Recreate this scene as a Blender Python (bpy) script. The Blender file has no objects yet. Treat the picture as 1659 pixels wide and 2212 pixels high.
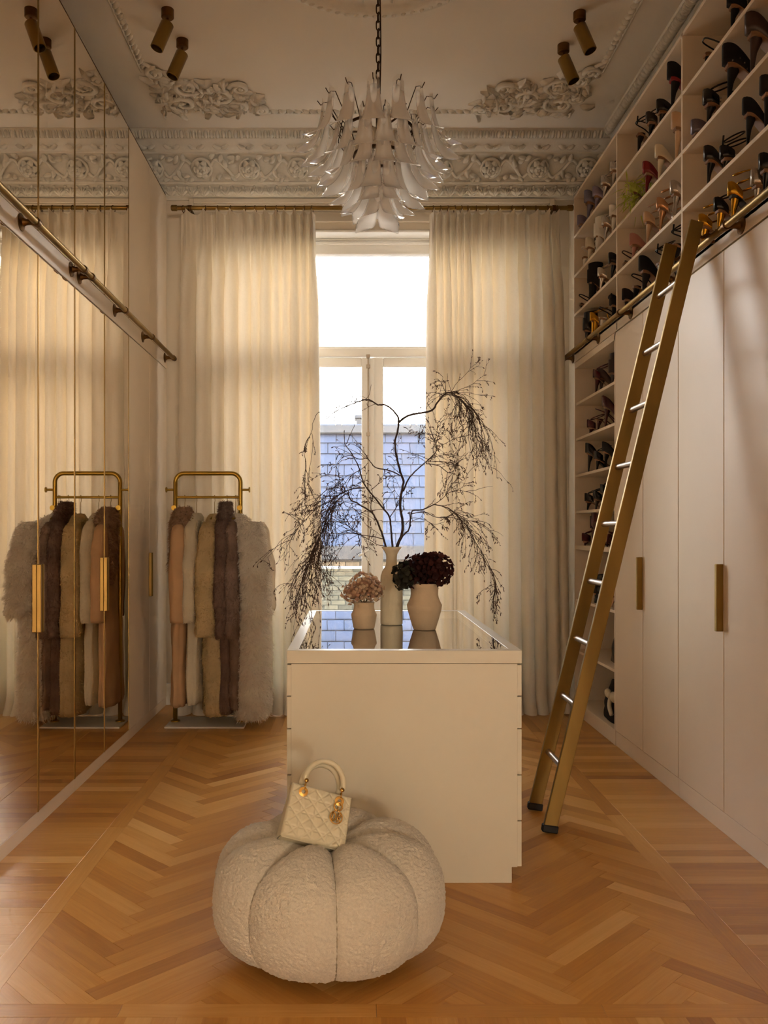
import bpy, bmesh, math, random
import numpy as np
from mathutils import Vector, Matrix, noise

random.seed(7)
RNG = np.random.default_rng(7)
SC = bpy.context.scene
COL = SC.collection
PI = math.pi

# ------------------------------------------------------------------ camera
H = 1.28                       # eye height
F = 1880.0                     # focal length in pixels of the 1659 x 2212 frame
VX, VY = 762.0, 1149.0         # vanishing point of the depth lines
cam_d = bpy.data.cameras.new('camera')
cam_d.sensor_fit = 'HORIZONTAL'
cam_d.sensor_width = 36.0
cam_d.lens = F / 1659.0 * 36.0
cam_d.shift_x = (829.5 - VX) / 1659.0
cam_d.shift_y = (VY - 1106.0) / 1659.0
cam_d.clip_start = 0.05
cam = bpy.data.objects.new('camera', cam_d)
cam.location = (0, 0, H)
cam.rotation_euler = (PI / 2, 0, 0)
COL.objects.link(cam)
SC.camera = cam

# ------------------------------------------------------------------ world, sun, exposure
SUN_EL, SUN_AZ = math.radians(17.0), math.radians(15.0)
world = bpy.data.worlds.new('sky')
SC.world = world
world.use_nodes = True
wn, wl = world.node_tree.nodes, world.node_tree.links
# hazy bright sky: warm white at the horizon, pale blue overhead
wtc = wn.new('ShaderNodeTexCoord'); wsp = wn.new('ShaderNodeSeparateXYZ'); wrp = wn.new('ShaderNodeValToRGB')
wl.new(wtc.outputs['Generated'], wsp.inputs[0]); wl.new(wsp.outputs['Z'], wrp.inputs[0]); wl.new(wrp.outputs[0], wn['Background'].inputs[0])
we = wrp.color_ramp.elements
we[0].position = 0.0; we[0].color = (1.0, 0.92, 0.80, 1)
we[1].position = 1.0; we[1].color = (0.42, 0.60, 1.0, 1)
wm = we.new(0.35); wm.color = (0.88, 0.90, 0.95, 1)
wn['Background'].inputs[1].default_value = 13.0
sun_d = bpy.data.lights.new('sun', 'SUN')
sun_d.energy = 4.0
sun_d.angle = math.radians(30)
sun_d.color = (1.0, 0.88, 0.74)
sun = bpy.data.objects.new('sun', sun_d)
sd = Vector((math.sin(SUN_AZ) * math.cos(SUN_EL), math.cos(SUN_AZ) * math.cos(SUN_EL), math.sin(SUN_EL)))
sun.rotation_euler = sd.to_track_quat('Z', 'Y').to_euler()
sun.location = (2, 20, 8)
COL.objects.link(sun)
# daylight portal in the window opening (guides the sky light, emits nothing)
por_d = bpy.data.lights.new('window_portal', 'AREA')
por_d.shape = 'RECTANGLE'
por_d.size, por_d.size_y = 2.24, 3.40
por_d.cycles.is_portal = True
por = bpy.data.objects.new('window_portal', por_d)
por.location = (0.14, 6.80, 1.75)
por.rotation_euler = (-PI / 2, 0, 0)
COL.objects.link(por)

SC.view_settings.view_transform = 'Standard'
SC.view_settings.look = 'None'
SC.view_settings.gamma = 1.0
SC.view_settings.use_curve_mapping = False
SC.view_settings.exposure = 0.5
SC.cycles.use_denoising = True
SC.cycles.max_bounces = 8
SC.cycles.diffuse_bounces = 4
SC.cycles.glossy_bounces = 4
SC.cycles.transmission_bounces = 5
SC.cycles.transparent_max_bounces = 16
SC.cycles.use_adaptive_sampling = True
SC.cycles.adaptive_threshold = 0.13
SC.cycles.adaptive_min_samples = 20
SC.cycles.sample_clamp_indirect = 6.0
SC.cycles.blur_glossy = 0.5
SC.cycles.caustics_reflective = True
SC.cycles.caustics_refractive = False

# ------------------------------------------------------------------ helpers
def px(x, y, Y):
    """pixel of the photograph at depth Y -> point in the room"""
    return Vector(((x - VX) / F * Y, Y, H - (y - VY) / F * Y))

def srgb(h):
    h = h.lstrip('#')
    out = []
    for i in (0, 2, 4):
        v = int(h[i:i + 2], 16) / 255
        out.append(v / 12.92 if v <= 0.04045 else ((v + 0.055) / 1.055) ** 2.4)
    return (out[0], out[1], out[2], 1.0)

MATS = {}
def mat(name, color, rough=0.5, metal=0.0, spec=0.5, noise_amt=0.0, noise_scale=20.0, bump=0.0, bump_scale=60.0, coat=0.0, trans=0.0, stretch=None, sheen=0.0):
    if name in MATS:
        return MATS[name]
    m = bpy.data.materials.new(name)
    m.use_nodes = True
    n, l = m.node_tree.nodes, m.node_tree.links
    b = n['Principled BSDF']
    col = srgb(color) if isinstance(color, str) else color
    b.inputs['Base Color'].default_value = col
    b.inputs['Roughness'].default_value = rough
    b.inputs['Metallic'].default_value = metal
    b.inputs['Specular IOR Level'].default_value = spec
    b.inputs['Coat Weight'].default_value = coat
    b.inputs['Sheen Weight'].default_value = sheen
    tc = n.new('ShaderNodeTexCoord')
    src = tc.outputs['Object']
    if stretch:
        mp = n.new('ShaderNodeMapping')
        mp.inputs['Scale'].default_value = stretch
        l.new(src, mp.inputs[0]); src = mp.outputs[0]
    if noise_amt > 0:
        t = n.new('ShaderNodeTexNoise'); t.inputs['Scale'].default_value = noise_scale; t.inputs['Detail'].default_value = 5
        l.new(src, t.inputs[0])
        r = n.new('ShaderNodeValToRGB')
        a = [max(0, c * (1 - noise_amt)) for c in col[:3]]; z = [min(1, c * (1 + noise_amt)) for c in col[:3]]
        r.color_ramp.elements[0].position = 0.3; r.color_ramp.elements[1].position = 0.7
        r.color_ramp.elements[0].color = (*a, 1); r.color_ramp.elements[1].color = (*z, 1)
        l.new(t.outputs[0], r.inputs[0]); l.new(r.outputs[0], b.inputs['Base Color'])
    if bump > 0:
        t = n.new('ShaderNodeTexNoise'); t.inputs['Scale'].default_value = bump_scale; t.inputs['Detail'].default_value = 4
        l.new(src, t.inputs[0])
        bp = n.new('ShaderNodeBump'); bp.inputs['Strength'].default_value = bump; bp.inputs['Distance'].default_value = 0.01
        l.new(t.outputs[0], bp.inputs['Height']); l.new(bp.outputs[0], b.inputs['Normal'])
    if trans > 0:
        tr = n.new('ShaderNodeBsdfTranslucent'); tr.inputs[0].default_value = col
        mx = n.new('ShaderNodeMixShader'); mx.inputs[0].default_value = trans
        l.new(b.outputs[0], mx.inputs[1]); l.new(tr.outputs[0], mx.inputs[2])
        l.new(mx.outputs[0], n['Material Output'].inputs[0])
    MATS[name] = m
    return m

def pane_mat(name, tint=(1, 1, 1, 1), refl=(1, 1, 1, 1), gain=1.0, rough=0.0):
    """thin clear pane: straight-through plus Fresnel mirror"""
    if name in MATS:
        return MATS[name]
    m = bpy.data.materials.new(name); m.use_nodes = True
    n, l = m.node_tree.nodes, m.node_tree.links
    n.remove(n['Principled BSDF'])
    t = n.new('ShaderNodeBsdfTransparent'); t.inputs[0].default_value = tint
    g = n.new('ShaderNodeBsdfGlossy'); g.inputs[0].default_value = refl; g.inputs['Roughness'].default_value = rough
    lw = n.new('ShaderNodeFresnel'); lw.inputs['IOR'].default_value = 1.5
    mu = n.new('ShaderNodeMath'); mu.operation = 'MULTIPLY'; mu.inputs[1].default_value = gain; mu.use_clamp = True
    mx = n.new('ShaderNodeMixShader')
    l.new(lw.outputs[0], mu.inputs[0]); l.new(mu.outputs[0], mx.inputs[0])
    l.new(t.outputs[0], mx.inputs[1]); l.new(g.outputs[0], mx.inputs[2])
    l.new(mx.outputs[0], n['Material Output'].inputs[0])
    MATS[name] = m
    return m

def origin_of(p):
    o = Vector((0, 0, 0))
    while p is not None:
        o = o + Vector(p.location); p = p.parent
    return o

def link(name, me, material, parent=None, label=None):
    o = bpy.data.objects.new(name, me)
    if material is not None and len(me.materials) == 0:
        for mm in (material if isinstance(material, (list, tuple)) else [material]):
            me.materials.append(mm)
    COL.objects.link(o)
    if parent is not None:
        o.parent = parent
    if label:
        o['label'] = label
    return o

def tag(o, label, cat, group=None, kind=None):
    if label: o['label'] = label
    if cat: o['category'] = cat
    if group: o['group'] = group
    if kind: o['kind'] = kind
    return o

def thing(name, label, cat, loc=(0, 0, 0), rot=(0, 0, 0), group=None, kind=None):
    o = bpy.data.objects.new(name, None)
    o.empty_display_size = 0.05
    o.location = loc; o.rotation_euler = rot
    COL.objects.link(o)
    return tag(o, label, cat, group, kind)

def struct(name, label=None, loc=(0, 0, 0)):
    o = bpy.data.objects.new(name, None); o.location = loc; COL.objects.link(o)
    o['kind'] = 'structure'
    if label: o['label'] = label
    return o

class MB:
    def __init__(s):
        s.v, s.f = [], []
    def add(s, vs, fs):
        k = len(s.v); s.v.extend(Vector(p) for p in vs); s.f.extend([tuple(i + k for i in f) for f in fs]); return s
    def box(s, x0, x1, y0, y1, z0, z1, b=0.0):
        if x0 > x1: x0, x1 = x1, x0
        if y0 > y1: y0, y1 = y1, y0
        if z0 > z1: z0, z1 = z1, z0
        if b <= 0:
            s.add([(x0, y0, z0), (x1, y0, z0), (x1, y1, z0), (x0, y1, z0), (x0, y0, z1), (x1, y0, z1), (x1, y1, z1), (x0, y1, z1)],
                  [(3, 2, 1, 0), (4, 5, 6, 7), (0, 1, 5, 4), (1, 2, 6, 5), (2, 3, 7, 6), (3, 0, 4, 7)])
        else:
            b = min(b, (x1 - x0) * .49, (y1 - y0) * .49, (z1 - z0) * .49)
            P = {}
            vs = []
            for cx, sx in ((x0, 1), (x1, -1)):
                for cy, sy in ((y0, 1), (y1, -1)):
                    for cz, sz in ((z0, 1), (z1, -1)):
                        for ax in range(3):
                            p = [cx + sx * b, cy + sy * b, cz + sz * b]
                            p[ax] = (cx, cy, cz)[ax]
                            P[(sx, sy, sz, ax)] = len(vs); vs.append(p)
            fs = []
            for ax in range(3):
                o1, o2 = [a for a in range(3) if a != ax]
                for sg in (1, -1):
                    q = []
                    for a, c in ((1, 1), (-1, 1), (-1, -1), (1, -1)):
                        k = [0, 0, 0]; k[ax] = sg; k[o1] = a; k[o2] = c
                        q.append(P[(*k, ax)])
                    fs.append(tuple(q))
            for ax in range(3):   # edges parallel to ax
                o1, o2 = [a for a in range(3) if a != ax]
                for a in (1, -1):
                    for c in (1, -1):
                        k1 = [0, 0, 0]; k1[ax] = 1; k1[o1] = a; k1[o2] = c
                        k2 = list(k1); k2[ax] = -1
                        fs.append((P[(*k1, o1)], P[(*k1, o2)], P[(*k2, o2)], P[(*k2, o1)]))
            for sx in (1, -1):
                for sy in (1, -1):
                    for sz in (1, -1):
                        fs.append((P[(sx, sy, sz, 0)], P[(sx, sy, sz, 1)], P[(sx, sy, sz, 2)]))
            s.add(vs, fs)
        return s
    def tube(s, pts, r, n=8, cap=True, closed=False):
        pts = [Vector(p) for p in pts]
        m = len(pts)
        rs = r if isinstance(r, (list, tuple)) else [r] * m
        rings = []
        T = []
        for i in range(m):
            if closed: t = pts[(i + 1) % m] - pts[i - 1]
            else: t = pts[min(i + 1, m - 1)] - pts[max(i - 1, 0)]
            if t.length < 1e-9: t = Vector((0, 0, 1))
            T.append(t.normalized())
        ref = Vector((0, 0, 1)) if abs(T[0].z) < .9 else Vector((1, 0, 0))
        u = (ref - T[0] * ref.dot(T[0])).normalized()
        vs = []
        for i in range(m):
            u = u - T[i] * u.dot(T[i])
            if u.length < 1e-6:
                ref = Vector((0, 0, 1)) if abs(T[i].z) < .9 else Vector((1, 0, 0)); u = ref - T[i] * ref.dot(T[i])
            u = u.normalized(); w = T[i].cross(u)
            for k in range(n):
                a = 2 * PI * k / n
                vs.append(pts[i] + (u * math.cos(a) + w * math.sin(a)) * rs[i])
        fs = []
        for i in range(m if closed else m - 1):
            j = (i + 1) % m
            for k in range(n):
                k2 = (k + 1) % n
                fs.append((i * n + k, i * n + k2, j * n + k2, j * n + k))
        if cap and not closed:
            fs.append(tuple(range(n - 1, -1, -1))); fs.append(tuple((m - 1) * n + k for k in range(n)))
        return s.add(vs, fs)
    def cyl(s, p0, p1, r, n=16, r2=None):
        return s.tube([p0, p1], [r, r if r2 is None else r2], n)
    def lathe(s, prof, n=32, c=(0, 0, 0), cap=True, jitter=None):
        vs, fs = [], []
        m = len(prof)
        for i, (r, z) in enumerate(prof):
            for k in range(n):
                a = 2 * PI * k / n
                rr = r * (jitter(a, z) if jitter else 1)
                vs.append((c[0] + rr * math.cos(a), c[1] + rr * math.sin(a), c[2] + z))
        for i in range(m - 1):
            for k in range(n):
                k2 = (k + 1) % n
                fs.append((i * n + k, i * n + k2, (i + 1) * n + k2, (i + 1) * n + k))
        if cap:
            if prof[0][0] > 1e-6: fs.append(tuple(range(n - 1, -1, -1)))
            if prof[-1][0] > 1e-6: fs.append(tuple((m - 1) * n + k for k in range(n)))
        return s.add(vs, fs)
    def grid(s, rows, closed_u=False, flip=False):
        """rows: list of equal-length point lists"""
        n = len(rows[0]); vs = [p for r in rows for p in r]; fs = []
        for i in range(len(rows) - 1):
            for k in range(n if closed_u else n - 1):
                k2 = (k + 1) % n
                q = (i * n + k, i * n + k2, (i + 1) * n + k2, (i + 1) * n + k)
                fs.append(q[::-1] if flip else q)
        return s.add(vs, fs)
    def ball(s, c, rx, ry=None, rz=None, n=10, m=6):
        ry = rx if ry is None else ry; rz = rx if rz is None else rz
        rows = []
        for i in range(m + 1):
            a = -PI / 2 + PI * i / m
            rows.append([(c[0] + rx * math.cos(a) * math.cos(2 * PI * k / n), c[1] + ry * math.cos(a) * math.sin(2 * PI * k / n), c[2] + rz * math.sin(a)) for k in range(n)])
        return s.grid(rows, True)
    def prism(s, poly, z0, z1):
        n = len(poly)
        return s.add([(x, y, z0) for x, y in poly] + [(x, y, z1) for x, y in poly],
                     [tuple(range(n - 1, -1, -1)), tuple(range(n, 2 * n))] + [(i, (i + 1) % n, n + (i + 1) % n, n + i) for i in range(n)])
    def extrude_x(s, prof, x0, x1):
        """prof: closed list of (y,z)"""
        n = len(prof)
        return s.add([(x0, y, z) for y, z in prof] + [(x1, y, z) for y, z in prof],
                     [tuple(range(n)), tuple(range(2 * n - 1, n - 1, -1))] + [(i, n + i, n + (i + 1) % n, (i + 1) % n) for i in range(n)])
    def extrude_y(s, prof, y0, y1):
        n = len(prof)
        return s.add([(x, y0, z) for x, z in prof] + [(x, y1, z) for x, z in prof],
                     [tuple(range(n)), tuple(range(2 * n - 1, n - 1, -1))] + [(i, n + i, n + (i + 1) % n, (i + 1) % n) for i in range(n)])
    def xf(s, M, start=0):
        for i in range(start, len(s.v)):
            s.v[i] = M @ s.v[i]
        return s
    def build(s, name, material, parent=None, world=True, smooth=False, label=None, auto=None):
        off = origin_of(parent) if (parent is not None and world) else Vector((0, 0, 0))
        me = bpy.data.meshes.new(name)
        me.from_pydata([tuple(p - off) for p in s.v], [], s.f)
        bm = bmesh.new(); bm.from_mesh(me)
        bmesh.ops.recalc_face_normals(bm, faces=bm.faces); bm.to_mesh(me); bm.free()
        if smooth or auto:
            me.polygons.foreach_set('use_smooth', [True] * len(me.polygons))
        if auto:
            try: me.set_sharp_from_angle(angle=math.radians(auto))
            except Exception: pass
        me.update()
        return link(name, me, material, parent, label)

def np_mesh(name, V, Fq, material, parent=None, smooth=True, off=(0, 0, 0)):
    """fast mesh from numpy arrays: V (n,3), Fq list of int arrays (k,3) or (k,4)"""
    V = np.asarray(V, dtype=np.float32) - np.asarray(off, dtype=np.float32)
    me = bpy.data.meshes.new(name)
    if not isinstance(Fq, (list, tuple)): Fq = [Fq]
    idx = np.concatenate([f.reshape(-1) for f in Fq]).astype(np.int32)
    tot = np.concatenate([np.full(len(f), f.shape[1], dtype=np.int32) for f in Fq])
    st = np.concatenate([[0], np.cumsum(tot)[:-1]]).astype(np.int32)
    me.vertices.add(len(V)); me.vertices.foreach_set('co', V.reshape(-1))
    me.loops.add(len(idx)); me.loops.foreach_set('vertex_index', idx)
    me.polygons.add(len(tot)); me.polygons.foreach_set('loop_start', st)
    try: me.polygons.foreach_set('loop_total', tot)
    except Exception: pass
    me.polygons.foreach_set('use_smooth', np.full(len(tot), smooth))
    me.update(calc_edges=True); me.validate()
    return link(name, me, material, parent)

def grid_faces(nr, nc, closed=False):
    k = nc if closed else nc - 1
    i, j = np.meshgrid(np.arange(nr - 1), np.arange(k), indexing='ij')
    j2 = (j + 1) % nc
    return np.stack([i * nc + j, i * nc + j2, (i + 1) * nc + j2, (i + 1) * nc + j], -1).reshape(-1, 4)

def copy_tree(o, parent=None):
    c = o.copy(); COL.objects.link(c); c.parent = parent
    for ch in list(o.children): copy_tree(ch, c)
    return c

def arc(c, r, a0, a1, n, plane='xz'):
    out = []
    for i in range(n + 1):
        a = a0 + (a1 - a0) * i / n
        u, w = r * math.cos(a), r * math.sin(a)
        if plane == 'xz': out.append(Vector((c[0] + u, c[1], c[2] + w)))
        elif plane == 'yz': out.append(Vector((c[0], c[1] + u, c[2] + w)))
        else: out.append(Vector((c[0] + u, c[1] + w, c[2])))
    return out

def smooth_line(pts, k=4):
    """Catmull-Rom through the points"""
    P = [Vector(p) for p in pts]
    if len(P) < 3: return P
    out = []
    for i in range(len(P) - 1):
        p0, p1, p2, p3 = P[max(i - 1, 0)], P[i], P[i + 1], P[min(i + 2, len(P) - 1)]
        for j in range(k):
            t = j / k
            out.append(0.5 * ((2 * p1) + (p2 - p0) * t + (2 * p0 - 5 * p1 + 4 * p2 - p3) * t * t + (3 * p1 - p0 - 3 * p2 + p3) * t ** 3))
    out.append(P[-1])
    return out

# ------------------------------------------------------------------ materials
M_IVORY = mat('ivory_lacquer', '#efdcc4', 0.42, noise_amt=0.02, noise_scale=3)
M_CREAM = mat('cream_lacquer', '#ddd4be', 0.38, noise_amt=0.015, noise_scale=3)
M_WALL = mat('wall_paint', '#e2d6c4', 0.8, noise_amt=0.02, noise_scale=4)
M_CEIL = mat('ceiling_paint', '#ebe2d4', 0.85, noise_amt=0.02, noise_scale=2)
M_PLASTER = mat('plaster', '#e8e2d6', 0.85, noise_amt=0.03, noise_scale=30, bump=0.15, bump_scale=90)
M_WHITE = mat('white_joinery', '#f8f5ef', 0.45)
M_BRASS = mat('aged_brass', '#8e7340', 0.42, metal=1.0, noise_amt=0.28, noise_scale=6, stretch=(1, 1, .25))
M_BRASS_D = mat('dark_bronze', '#6b4d2a', 0.42, metal=1.0, noise_amt=0.3, noise_scale=14)
M_BRASS_L = mat('bright_brass', '#a98a52', 0.36, metal=1.0, noise_amt=0.2, noise_scale=9, stretch=(1, 1, .2))
M_GOLDP = mat('gold_painted_steel', '#a5832f', 0.38, metal=0.75, noise_amt=0.05, noise_scale=8)
M_STEEL = mat('brushed_steel', '#a99c8e', 0.34, metal=1.0, noise_amt=0.12, noise_scale=20, stretch=(1, .1, 1))
M_BLACK = mat('black_rubber', '#17120f', 0.6)
M_GAP_SHADE = mat('painted_gap_shade', '#2a2018', 0.9)
M_MIRROR = mat('bronze_mirror', (0.88, 0.80, 0.69, 1), 0.012, metal=1.0)
M_PANE = pane_mat('window_glass', (0.97, 0.98, 0.98, 1), gain=1.0)
M_TOPGLASS = pane_mat('display_glass', (0.90, 0.95, 0.92, 1), gain=1.5)
# ------------------------------------------------------------------ floor
YB = 6.45          # window wall
XR, XL = 2.12, -1.95
YN = 1.78          # wall with the doorway the camera looks through
def floor_material():
    m = bpy.data.materials.new('oak_parquet'); m.use_nodes = True
    n, l = m.node_tree.nodes, m.node_tree.links
    b = n['Principled BSDF']
    uv = n.new('ShaderNodeUVMap'); uv.uv_map = 'grain'
    at = n.new('ShaderNodeAttribute'); at.attribute_name = 'tone'
    mp = n.new('ShaderNodeMapping'); mp.inputs['Scale'].default_value = (2.2, 34, 1)
    l.new(uv.outputs[0], mp.inputs[0])
    t1 = n.new('ShaderNodeTexNoise'); t1.inputs['Scale'].default_value = 1.6; t1.inputs['Detail'].default_value = 8; t1.inputs['Distortion'].default_value = 1.2
    l.new(mp.outputs[0], t1.inputs[0])
    mp2 = n.new('ShaderNodeMapping'); mp2.inputs['Scale'].default_value = (14, 420, 1)
    l.new(uv.outputs[0], mp2.inputs[0])
    t2 = n.new('ShaderNodeTexNoise'); t2.inputs['Scale'].default_value = 1.0; t2.inputs['Detail'].default_value = 3
    l.new(mp2.outputs[0], t2.inputs[0])
    ramp = n.new('ShaderNodeValToRGB')
    e = ramp.color_ramp.elements
    e[0].position = 0.0; e[0].color = srgb('#a0642a')
    e[1].position = 1.0; e[1].color = srgb('#edbe78')
    k = e.new(0.5); k.color = srgb('#d0964a')
    s1 = n.new('ShaderNodeMath'); s1.operation = 'MULTIPLY_ADD'; s1.inputs[1].default_value = 0.75; 
    l.new(at.outputs['Fac'], s1.inputs[0])
    s2 = n.new('ShaderNodeMath'); s2.operation = 'MULTIPLY_ADD'; s2.inputs[1].default_value = 0.42; s2.inputs[2].default_value = -0.16
    l.new(t1.outputs[0], s2.inputs[0]); l.new(s2.outputs[0], s1.inputs[2])
    s3 = n.new('ShaderNodeMath'); s3.operation = 'MULTIPLY_ADD'; s3.inputs[1].default_value = 0.12; 
    l.new(t2.outputs[0], s3.inputs[0]); 
    s4 = n.new('ShaderNodeMath'); s4.operation = 'SUBTRACT'; s4.inputs[1].default_value = 0.02
    l.new(s1.outputs[0], s4.inputs[0]); l.new(s4.outputs[0], s3.inputs[2])
    l.new(s3.outputs[0], ramp.inputs[0]); l.new(ramp.outputs[0], b.inputs['Base Color'])
    rr = n.new('ShaderNodeMath'); rr.operation = 'MULTIPLY_ADD'; rr.inputs[1].default_value = 0.14; rr.inputs[2].default_value = 0.26; b.inputs['Specular IOR Level'].default_value = 0.4
    l.new(t1.outputs[0], rr.inputs[0]); l.new(rr.outputs[0], b.inputs['Roughness'])
    bp = n.new('ShaderNodeBump'); bp.inputs['Strength'].default_value = 0.12; bp.inputs['Distance'].default_value = 0.002
    l.new(t2.outputs[0], bp.inputs['Height']); l.new(bp.outputs[0], b.inputs['Normal'])
    return m
M_OAK = floor_material()

floor = MB().box(XL, XR, YN - 0.02, YB, -0.06, -0.012).build('floor', mat('floor_underlay', '#3a2412', 0.9))
tag(floor, 'honey oak herringbone parquet floor with plank borders', None, kind='structure')

def clip_poly(poly, x0, x1, y0, y1):
    for ax, lim, keep in ((0, x0, 1), (0, x1, -1), (1, y0, 1), (1, y1, -1)):
        out = []
        for i in range(len(poly)):
            a, b = poly[i], poly[(i + 1) % len(poly)]
            ia, ib = (a[ax] - lim) * keep >= 0, (b[ax] - lim) * keep >= 0
            if ia: out.append(a)
            if ia != ib:
                t = (lim - a[ax]) / (b[ax] - a[ax])
                out.append((a[0] + (b[0] - a[0]) * t, a[1] + (b[1] - a[1]) * t))
        poly = out
        if len(poly) < 3: return []
    return poly

planks = []      # (polygon, grain direction)
BW, BN = 0.067, 7
SX0, SX1, SY0, SY1 = -0.986, 1.146, 2.359, 5.50      # herringbone field
ST = 0.0715
c45 = math.sqrt(0.5) * BW
def uvw(u, v): return (-0.70 + (u - v) * c45, 2.0 + (u + v) * c45)
for k in range(-60, 90):
    for mm in range(-6, 7):
        o = 2 * BN * mm
        for horiz in (True, False):
            if horiz: q = [(k, k + o), (k + BN, k + o), (k + BN, k + 1 + o), (k, k + 1 + o)]
            else: q = [(k - 1, k + o), (k, k + o), (k, k + BN + o), (k - 1, k + BN + o)]
            P = clip_poly([uvw(*p) for p in q], SX0, SX1, SY0, SY1)
            if P: planks.append((P, (1, 1) if horiz else (-1, 1)))
def rect(x0, x1, y0, y1, d): planks.append(([(x0, y0), (x1, y0), (x1, y1), (x0, y1)], d))
# border strips (cut into lengths)
def cuts(a, b, step):
    out = [a]; x = a + step * random.uniform(.5, 1)
    while x < b - step * .35:
        out.append(x); x += step * random.uniform(.85, 1.15)
    out.append(b); return out
for sx in (SX0 - ST, SX1):
    c = cuts(SY0 - 0.063, SY1 + ST, 0.95)
    for a, b in zip(c, c[1:]): rect(sx, sx + ST, a, b, (0, 1))
for sy, hh in ((SY0 - 0.063, 0.063), (SY1, ST)):
    c = cuts(SX0, SX1, 0.7)
    for a, b in zip(c, c[1:]): rect(a, b, sy, sy + hh, (1, 0))
FL, FR = -1.40, 1.60     # faces of the cabinets
y = 2.296
while y < 5.57:          # side boards run across
    y2 = min(y + BW * random.uniform(.98, 1.02), 5.571)
    rect(FL, SX0 - ST, y, y2, (1, 0)); rect(SX1 + ST, FR, y, y2, (1, 0)); y = y2
for ya, yb in ((YN - 0.02, 2.296), (5.571, YB)):
    x = FL
    while x < FR - .01:
        x2 = min(x + BW, FR); rect(x, x2, ya, yb, (0, 1)); x = x2

def plank_data(P, d, gap=0.0003, ch=0.0007):
    d = Vector((d[0], d[1])).normalized()
    cx = sum(p[0] for p in P) / len(P); cy = sum(p[1] for p in P) / len(P)
    def inset(q):
        out = []
        for x, y in P:
            v = Vector((cx - x, cy - y)); L = v.length or 1
            out.append((x + v.x / L * q * 1.4, y + v.y / L * q * 1.4))
        return out
    A, B = inset(gap), inset(gap + ch)
    n = len(P); dz = random.uniform(-0.0002, 0.0001)
    V = [(x, y, -0.012) for x, y in A] + [(x, y, -0.0006 + dz) for x, y in A] + [(x, y, dz) for x, y in B]
    Fc = []
    for r in (0, n):
        for i in range(n): Fc.append((r + i, r + (i + 1) % n, r + n + (i + 1) % n, r + n + i))
    Fc.append(tuple(range(2 * n, 3 * n)))
    ou, ov = random.uniform(0, 50), random.uniform(0, 50)
    UV = [((x - cx) * d.x + (y - cy) * d.y + ou, -(x - cx) * d.y + (y - cy) * d.x + ov) for x, y, z in V]
    return V, Fc, UV, min(1, max(0, random.gauss(0.5, 0.21))), (cx, cy)

def plank_mesh(items, name, center):
    V, Fc, UV, T = [], [], [], []
    for v, f, uv, t, _ in items:
        k = len(V); V += v; UV += uv; T += [t] * len(v); Fc += [tuple(i + k for i in q) for q in f]
    me = bpy.data.meshes.new(name)
    me.from_pydata([(x - center[0], y - center[1], z) for x, y, z in V], [], Fc)
    L = me.uv_layers.new(name='grain')
    vi = np.empty(len(me.loops), dtype=np.int32); me.loops.foreach_get('vertex_index', vi)
    L.data.foreach_set('uv', np.array(UV, dtype=np.float32)[vi].reshape(-1))
    a = me.attributes.new('tone', 'FLOAT', 'POINT'); a.data.foreach_set('value', np.array(T, dtype=np.float32))
    return me

def poly_area(P): return abs(sum(P[i][0] * P[(i + 1) % len(P)][1] - P[(i + 1) % len(P)][0] * P[i][1] for i in range(len(P)))) / 2
def plank_rank(P):
    cx = sum(p[0] for p in P) / len(P); cy = sum(p[1] for p in P) / len(P)
    x, yy = VX + cx / cy * F, VY + H / cy * F
    if x < -60 or x > 1720 or yy > 2300: return -1
    if -0.24 < cx < 0.62 and 3.2 < cy < 4.6: return 0     # under the island
    return poly_area(P) / cy ** 3
planks = [p for p in planks if poly_area(p[0]) > 2e-4]
planks.sort(key=lambda p: -plank_rank(p[0]))
rest = []
for i, (P, d) in enumerate(planks):
    it = plank_data(P, d)
    if i < 300:
        o = link('plank', plank_mesh([it], 'plank', it[4]), M_OAK, floor); o.location = (it[4][0], it[4][1], 0)
    else: rest.append(it)
o = link('plank_field', plank_mesh(rest, 'plank_field', (0, 0)), M_OAK, floor); o['kind'] = 'stuff'

# ------------------------------------------------------------------ walls
ZC = 4.10
WX0, WX1, WZ1 = -1.04, 1.32, 3.52       # window opening
mb = MB()
mb.box(XL - .2, WX0, YB, YB + .30, -.06, ZC); mb.box(WX1, XR + .2, YB, YB + .30, -.06, ZC)
mb.box(WX0, WX1, YB, YB + .30, WZ1, ZC); mb.box(WX0, WX1, YB, YB + .30, -.06, 0.0)
tag(mb.build('wall_back', M_WALL), 'warm beige window wall behind the curtains', None, kind='structure')
tag(MB().box(XR, XR + .15, YN - .15, YB, -.06, ZC).build('wall_right', M_WALL), 'beige wall behind the shoe shelving', None, kind='structure')
tag(MB().box(XL - .15, XL, YN - .15, YB, -.06, ZC).build('wall_left', M_WALL), 'beige wall behind the mirrored wardrobes', None, kind='structure')
mb = MB(); mb.box(XL, -1.27, YN - .15, YN, -.06, ZC); mb.box(1.18, XR, YN - .15, YN, -.06, ZC); mb.box(-1.27, 1.18, YN - .15, YN, 3.3, ZC)
tag(mb.build('wall_front', M_WALL), 'beige wall around the doorway to the hall', None, kind='structure')
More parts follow.
